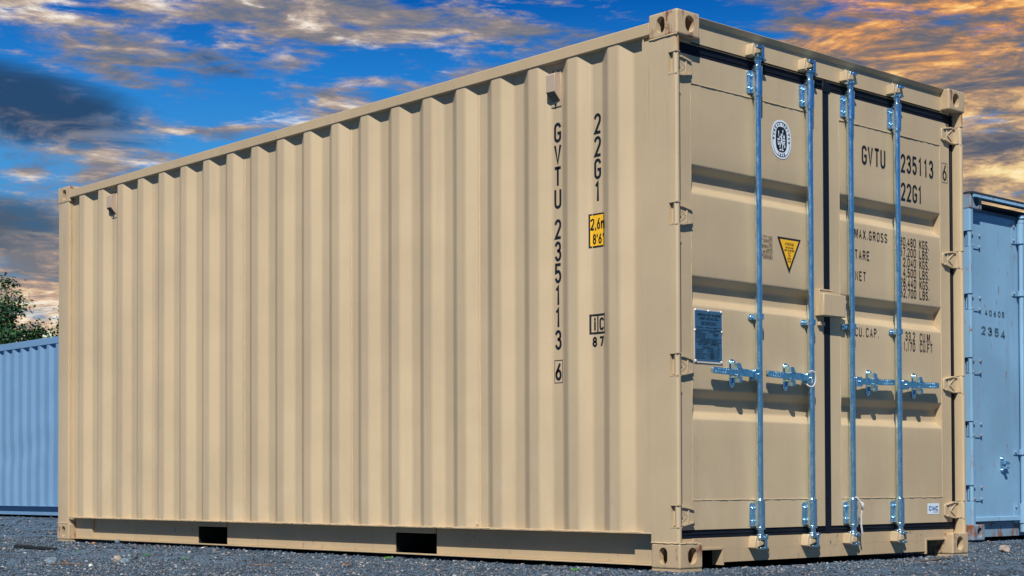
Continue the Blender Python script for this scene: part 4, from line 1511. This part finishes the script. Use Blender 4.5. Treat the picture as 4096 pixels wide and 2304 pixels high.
def build_gravel():
    rs = np.random.RandomState(11)
    F = np.array([math.cos(YAW), math.sin(YAW)])
    Rr = np.array([math.sin(YAW), -math.cos(YAW)])
    pos, size = [], []
    N = 0
    def batch(n, d0, d1, smin, smax, keep):
        t = rs.rand(n)
        dep = 1/(1/d0+(1/d1-1/d0)*t) if False else np.sqrt(d0*d0+(d1*d1-d0*d0)*t)
        lat = (rs.rand(n)*2-1)*.36*dep
        lat += .012*dep
        p = np.array([CAM.x, CAM.y])+dep[:, None]*F+lat[:, None]*Rr
        s = smin*(smax/smin)**(rs.rand(n)**2.2)
        k = [keep(a, b, r) for (a, b), r in zip(p, rs.rand(n))]
        pos.append(p[k]); size.append(s[k])
    def keep(x, y, r):
        if footprint(x, y):
            return False
        near = min(abs(y) if -6.2 < x < .1 else 9, abs(x) if 0 < y < 2.5 else 9)
        n = mnoise.noise(Vector((x*.9, y*.9, 2.2)))+.4*mnoise.noise(Vector((x*2.6, y*2.6, 5.2)))
        dens = max(.22, .34+1.1*n)+(.75 if near < .40 else 0)
        return r < dens
    def fine(x, y, r):
        n = mnoise.noise(Vector((x*.5, y*.5, 9.2)))+.35*mnoise.noise(Vector((x*2.1, y*2.1, 4.2)))
        return not footprint(x, y) and r < max(.14, .60+1.9*n)
    batch(42000, 6.9, 9.6, .0026, .0062, fine)
    batch(30000, 9.6, 14, .0036, .0085, fine)
    batch(34000, 6.9, 8.8, .0036, .0135, keep)
    batch(40000, 8.8, 13.0, .0048, .0165, keep)
    batch(16000, 13, 26, .010, .028, keep)
    P = np.concatenate(pos)
    S = np.concatenate(size)
    n = len(P)
    base = np.array([[1, 0, 0], [-.5, .87, 0], [-.5, -.87, 0], [.35, .5, .62], [-.55, .05, .55], [.3, -.5, .6], [0, 0, -.6]])
    faces = np.array([[0, 1, 3], [1, 4, 3], [1, 2, 4], [2, 5, 4], [2, 0, 5], [0, 3, 5], [3, 4, 5], [0, 6, 1], [1, 6, 2], [2, 6, 0]])
    V = base[None] + (rs.rand(n, 7, 3)-.5)*.5
    V *= (.6+rs.rand(n, 1, 3)*.7)
    a = rs.rand(n)*6.283
    ca, sa = np.cos(a)[:, None], np.sin(a)[:, None]
    X = V[..., 0]*ca-V[..., 1]*sa
    Y = V[..., 0]*sa+V[..., 1]*ca
    z = np.array([ground_height(x, y) for x, y in P])
    V = np.stack([X*S[:, None]+P[:, :1], Y*S[:, None]+P[:, 1:], V[..., 2]*S[:, None]*.85+z[:, None]+S[:, None]*.15], -1)
    fc = (faces[None]+7*np.arange(n)[:, None, None]).reshape(-1, 3)
    me = bpy.data.meshes.new('gravel')
    me.vertices.add(n*7)
    me.vertices.foreach_set('co', V.reshape(-1).astype(np.float32))
    nf = len(fc)
    me.loops.add(nf*3)
    me.loops.foreach_set('vertex_index', fc.reshape(-1).astype(np.int32))
    me.polygons.add(nf)
    me.polygons.foreach_set('loop_start', np.arange(0, nf*3, 3, dtype=np.int32))
    me.update(calc_edges=True)
    me.validate()
    at = me.attributes.new('stone', 'FLOAT', 'POINT')
    at.data.foreach_set('value', np.repeat(rs.rand(n), 7).astype(np.float32))
    m, g, b = mat('loose gravel')
    t = g.n('ShaderNodeAttribute', attribute_name='stone').outputs['Fac']
    c = g.ramp(t, [(0, (.007, .016, .030)), (.25, (.024, .054, .096)), (.5, (.050, .104, .178)), (.72, (.084, .145, .23)), (.84, (.15, .15, .17)), (.92, (.22, .22, .25)), (.965, (.45, .48, .53)), (1, (.18, .09, .055))])
    geo = g.n('ShaderNodeNewGeometry').outputs['Position']
    c = g.mix(g.math('MULTIPLY', g.noise(geo, 260, 3, .6), .5), c, (.06, .07, .08))
    g.put(b.inputs['Base Color'], c)
    b.inputs['Roughness'].default_value = .75
    me.materials.append(m)
    o = link('gravel', me)
    tag(o, 'loose mixed grey gravel scattered over the yard', 'gravel', kind='stuff')


build_ground()
build_gravel()


# ------------------------------------------------------------------ loose things on the ground
def stone_mat(name, c):
    m, g, b = mat(name)
    geo = g.n('ShaderNodeNewGeometry').outputs['Position']
    n = g.noise(geo, 60, 6, .65)
    g.put(b.inputs['Base Color'], g.mix(g.smooth(n, .3, .7), tuple(x*.55 for x in c), tuple(min(1, x*1.25) for x in c)))
    b.inputs['Roughness'].default_value = .8
    bump(g, b, g.noise(geo, 180, 5, .7), .5, .003)
    return m


ST = {'pale': stone_mat('pale stone', (.29, .25, .23)), 'grey': stone_mat('blue grey stone', (.14, .20, .28)), 'dark': stone_mat('dark slate stone', (.07, .10, .13)),
      'orange': stone_mat('orange stone', (.42, .20, .09)), 'white': stone_mat('white stone', (.62, .62, .60)), 'rough': stone_mat('speckled concrete', (.30, .30, .31))}


def stone(x, y, w, k, label, seed, tall=.75, rough=.35, group='larger stones lying on the gravel'):
    rn = random.Random(seed)
    bm = bmesh.new()
    bmesh.ops.create_icosphere(bm, subdivisions=3, radius=1)
    planes = [(Vector((rn.gauss(0, 1), rn.gauss(0, 1), rn.gauss(0, 1))).normalized(), rn.uniform(.55, .9)) for _ in range(9)]
    sx, sy, sz = rn.uniform(.85, 1.1), rn.uniform(.7, 1), tall
    for v in bm.verts:
        for n, d in planes:
            e = v.co.dot(n)-d
            if e > 0:
                v.co -= n*e
        q = v.co.copy()
        v.co *= 1+rough*.35*mnoise.noise(q*2.3+Vector((seed, 0, 0)))+rough*.2*mnoise.noise(q*6+Vector((0, seed, 0)))
        v.co = Vector((v.co.x*sx, v.co.y*sy, v.co.z*sz))*w*.56
    me = bpy.data.meshes.new('stone')
    bm.to_mesh(me)
    bm.free()
    me.materials.append(ST[k])
    o = link('stone', me, loc=(x, y, ground_height(x, y)+w*.56*tall*.45))
    o.rotation_euler = (0, 0, rn.uniform(0, 6))
    return tag(o, label, 'stone', group)


stone(-5.33, -.09, .036, 'orange', 'small rounded orange stone at the foot of the far corner casting', 1, .6, .15)
stone(-5.21, .03, .046, 'grey', 'pale grey pointed stone under the rail, beyond the orange stone', 2, .9)
stone(-5.12, .10, .034, 'pale', 'small tan chip under the rail beside the grey pointed stone', 3, .7)
stone(-4.77, -1.02, .030, 'pale', 'little pinkish stone left of the black strip of rubber', 4, .9)
stone(-2.89, -1.65, .056, 'grey', 'smooth grey stone alone in front of the far corner casting', 5, 1.0, .2)
stone(-2.83, -1.30, .046, 'pale', 'pinkish lump leaning against the flat grey stone', 6, 1.0)
stone(-2.69, -1.33, .062, 'grey', 'flat grey stone with the pinkish lump on its left end', 7, .65)
stone(-2.97, -1.11, .044, 'dark', 'dark slate coloured pointed stone right of the pinkish lump', 8, 1.2)
stone(-2.52, -1.62, .024, 'white', 'small white pebble in the dust before the flat grey stone', 9, .8, .2)
stone(-3.51, .17, .038, 'pale', 'pinkish pebble under the rail between the two fork pockets', 10, .7, .2)
stone(-1.62, .21, .044, 'grey', 'low grey stone right of the nearer fork pocket', 11, .8)
stone(-1.16, .375, .066, 'rough', 'speckled concrete lump, leftmost of three under the near rail', 12, .95, .5)
stone(-.925, .345, .070, 'rough', 'speckled concrete lump, middle and widest of three under the rail', 13, .85, .55)
stone(-.727, .345, .050, 'rough', 'speckled concrete lump, rightmost of three, nearest the corner casting', 14, 1.1, .5)
stone(-.235, 3.21, .085, 'pale', 'brownish lump in the gravel before the old blue container', 15, .7, .4)
stone(-.30, 2.86, .062, 'grey', 'grey stone in the gravel near the far door corner', 16, .8, .3)


def stick(pts, r, m, label, seed, name='stick', cat='stick', flat=1.0):
    rn = random.Random(seed)
    P = smooth_path([(x, y, ground_height(x, y)+z) for x, y, z in pts], 5)
    mb = MB()
    mb.tube(P, [r*rn.uniform(.75, 1.15)*(1-.35*i/len(P)) for i in range(len(P))], 7)
    o = mb.build(name, m)
    return tag(o, label, cat)


BARK = plain('grey bark', (.10, .085, .075), .85, var=.35, scale=50, bmp=.5)
TWIG = plain('brown twig', (.16, .085, .045), .8, var=.3, scale=50)
BLACKR = plain('old black rubber strip', (.012, .012, .014), .6, var=.4)
stick([(-4.99, -.84, .012), (-4.83, -.84, .016), (-4.66, -.83, .012), (-4.46, -.82, .008)], .016, BLACKR, 'black strip of old rubber lying on the gravel at far left', 1, 'rubber_strip', 'rubber strip')
stick([(-2.75, -1.72, .006), (-2.68, -1.68, .008), (-2.58, -1.63, .006)], .0042, TWIG, 'thin brown twig lying right of the smooth grey stone', 2)
stick([(.28, 1.48, .008), (.245, 1.62, .010), (.24, 1.72, .012), (.20, 1.86, .010), (.19, 1.97, .006)], .0085, BARK, 'bent grey stick lying before the double doors', 3)
stick([(-1.98, -1.02, .004), (-1.91, -.98, .006), (-1.87, -.95, .004)], .0035, TWIG, 'short reddish twig in the dust before the nearer fork pocket', 4)


def leafm(name, c):
    m, g, b = mat(name)
    geo = g.n('ShaderNodeNewGeometry').outputs['Position']
    g.put(b.inputs['Base Color'], g.mix(g.noise(geo, 80, 3, .6), tuple(x*.7 for x in c), tuple(x*1.3 for x in c)))
    b.inputs['Roughness'].default_value = .5
    return m


LEAFG = leafm('fresh green leaf', (.035, .20, .025))
LEAFB = leafm('dry brown leaf', (.30, .13, .05))
PAPER = plain('white paper', (.75, .75, .73), .7, var=.05)


def flat_leaf(x, y, ln, wd, rot, m, label, name='leaf', cat='leaf', curl=.3, group=None):
    mb = MB()
    n = 6
    vs, fs = [], []
    for i in range(n+1):
        t = i/n
        hw = wd/2*math.sin(math.pi*min(.97, max(.05, t)))**.8
        zc = curl*ln*(t-.4)**2
        for s in (-1, 0, 1):
            vs.append(((t-.5)*ln, s*hw, zc+abs(s)*hw*.45))
    for i in range(n):
        for s in (0, 1):
            fs.append((i*3+s, i*3+s+1, (i+1)*3+s+1, (i+1)*3+s))
    mb.add(vs, fs, True)
    o = mb.build(name, m)
    md = o.modifiers.new('thick', 'SOLIDIFY')
    md.thickness = .0006
    o.location = (x, y, ground_height(x, y)+.008)
    o.rotation_euler = (.25, -.1, rot)
    return tag(o, label, cat, group)


gl = 'fallen green leaves on the gravel'
flat_leaf(-4.05, -.88, .034, .018, .7, LEAFG, 'small green leaf right of the black rubber strip', group=gl)
flat_leaf(-3.37, -.81, .050, .022, .9, LEAFG, 'green leaf beyond the dark slate coloured stone', group=gl)
flat_leaf(-2.71, -.96, .040, .020, .5, LEAFG, 'green leaf in the dust below the farther fork pocket', group=gl)
flat_leaf(-1.97, -.14, .056, .030, .8, LEAFG, 'bright green leaf in front of the nearer fork pocket', group=gl, curl=.1)
flat_leaf(-.41, -.27, .046, .024, .8, LEAFG, 'green leaf before the near corner casting', group=gl)
flat_leaf(-3.48, .10, .030, .016, .2, LEAFG, 'tiny green leaf close under the rail beside the pinkish pebble', group=gl)
flat_leaf(-1.52, -.75, .038, .020, .6, LEAFB, 'dry orange leaf in the middle of the dusty gravel', curl=.6)
flat_leaf(-3.25, .43, .085, .045, .9, PAPER, 'curled white scrap of paper under the rail', 'paper_scrap', 'paper scrap', 1.3)
flat_leaf(-2.62, .27, .045, .026, .4, PAPER, 'small white scrap of paper left of the nearer fork pocket', 'paper_scrap', 'paper scrap', .9)
flat_leaf(-4.90, .34, .030, .018, .7, PAPER, 'tiny white scrap of paper below the farther fork pocket', 'paper_scrap', 'paper scrap', .6)
flat_leaf(-3.9, -.10, .030, .018, .7, PAPER, 'tiny white scrap of paper out on the open gravel', 'paper_scrap', 'paper scrap', .6)


# ------------------------------------------------------------------ trees behind the grey blue container
def leaf_material():
    m, g, b = mat('tree foliage')
    t = g.n('ShaderNodeAttribute', attribute_name='tone').outputs['Fac']
    g.put(b.inputs['Base Color'], g.ramp(t, [(0, (.008, .040, .020)), (.5, (.016, .075, .028)), (1, (.046, .155, .032))]))
    b.inputs['Roughness'].default_value = .55
    return m


FOL = leaf_material()
TRUNK = plain('tree bark', (.055, .045, .035), .9, var=.3, scale=20, bmp=.5)


def tree(base, height, spread, seed, label, n_lvl=4, leaf=.078, lean=0.0, per=85):
    rn = random.Random(seed)
    rs = np.random.RandomState(seed)
    T = empty('tree', base)
    tag(T, label, 'tree', 'trees behind the grey blue container')
    mb = MB()
    tips = []
    def grow(p, d, ln, r, lvl):
        pts = [p]
        q, dd = p.copy(), d.copy()
        for i in range(4):
            dd = (dd+Vector((rn.gauss(0, .10), rn.gauss(0, .10), rn.gauss(.02, .07)))).normalized()
            q = q+dd*ln/4
            pts.append(q.copy())
        mb.tube(pts, [r*(1-.5*i/4) for i in range(5)], 6 if lvl < 2 else 4)
        if lvl >= 2:
            tips.append((pts[2], lvl))
        if lvl == n_lvl:
            tips.append((pts[-1], lvl))
            tips.append((pts[3], lvl))
            return
        for k in range(3 if lvl == 0 else rn.choice((2, 3, 3))):
            ax = dd.orthogonal().normalized()
            ax.rotate(Matrix.Rotation(rn.uniform(0, 6.28), 3, dd))
            ang = rn.uniform(.35, .85)*(1.0 if lvl else .8)
            nd = dd*math.cos(ang)+ax*math.sin(ang)*spread
            nd.z += .12
            st = pts[-1] if k else pts[rn.choice((3, 4))]
            grow(st.copy(), nd.normalized(), ln*rn.uniform(.62, .82), r*.55, lvl+1)
        if lvl < 2:
            grow(pts[-1].copy(), (dd+Vector((rn.gauss(0, .12), rn.gauss(0, .12), .2))).normalized(), ln*.8, r*.6, lvl+1)
    grow(Vector((0, 0, -.2)), Vector((lean, 0, 1)).normalized(), height*.36, height*.022, 0)
    mb.build('trunk', TRUNK, T)
    C = []
    for p, lvl in tips:
        k = int(per*rn.uniform(.3, 1.35))
        sg = rn.uniform(.09, .20)
        C.append(np.array(p)+rs.randn(k, 3)*np.array([sg, sg, sg*.6]))
    C = np.concatenate(C)
    n = len(C)
    L_ = leaf*(.6+rs.rand(n)*.8)
    d = rs.randn(n, 3)
    d[:, 2] = d[:, 2]*.6-.25
    d /= np.linalg.norm(d, axis=1)[:, None]
    e = np.cross(d, rs.randn(n, 3))
    e /= np.linalg.norm(e, axis=1)[:, None]
    u = np.cross(d, e)
    A = C-d*L_[:, None]*.5
    Bq = C+d*L_[:, None]*.5
    s1 = C+e*(L_*.27)[:, None]+u*(L_*.10)[:, None]
    s2 = C-e*(L_*.27)[:, None]+u*(L_*.10)[:, None]
    V = np.stack([A, s1, Bq, s2], 1).reshape(-1, 3)
    fc = (np.array([[0, 1, 2], [0, 2, 3]])[None]+4*np.arange(n)[:, None, None]).reshape(-1, 3)
    me = bpy.data.meshes.new('crown')
    me.vertices.add(len(V))
    me.vertices.foreach_set('co', V.reshape(-1).astype(np.float32))
    me.loops.add(len(fc)*3)
    me.loops.foreach_set('vertex_index', fc.reshape(-1).astype(np.int32))
    me.polygons.add(len(fc))
    me.polygons.foreach_set('loop_start', np.arange(0, len(fc)*3, 3, dtype=np.int32))
    me.update(calc_edges=True)
    at = me.attributes.new('tone', 'FLOAT', 'POINT')
    at.data.foreach_set('value', np.repeat(rs.rand(n), 4).astype(np.float32))
    me.materials.append(FOL)
    link('crown', me, T)
    return T


def spot(px, depth, z=-.1):
    """ground point straight below a direction, px across the photograph's width of 4096"""
    f = Vector((math.cos(YAW), math.sin(YAW), 0))
    r = Vector((math.sin(YAW), -math.cos(YAW), 0))
    p = CAM+f*depth+r*((px-1963)/6446*depth)
    return (p.x, p.y, z)


tree(spot(90, 31), 4.2, 1.0, 5, 'tallest leafy green tree with an open crown above the grey blue container')
tree(spot(195, 30), 3.3, 1.25, 8, 'shorter bushy green tree close beside the tan container end')
tree(spot(0, 33), 4.0, 1.2, 12, 'dense dark green tree at the left edge behind the tallest tree')
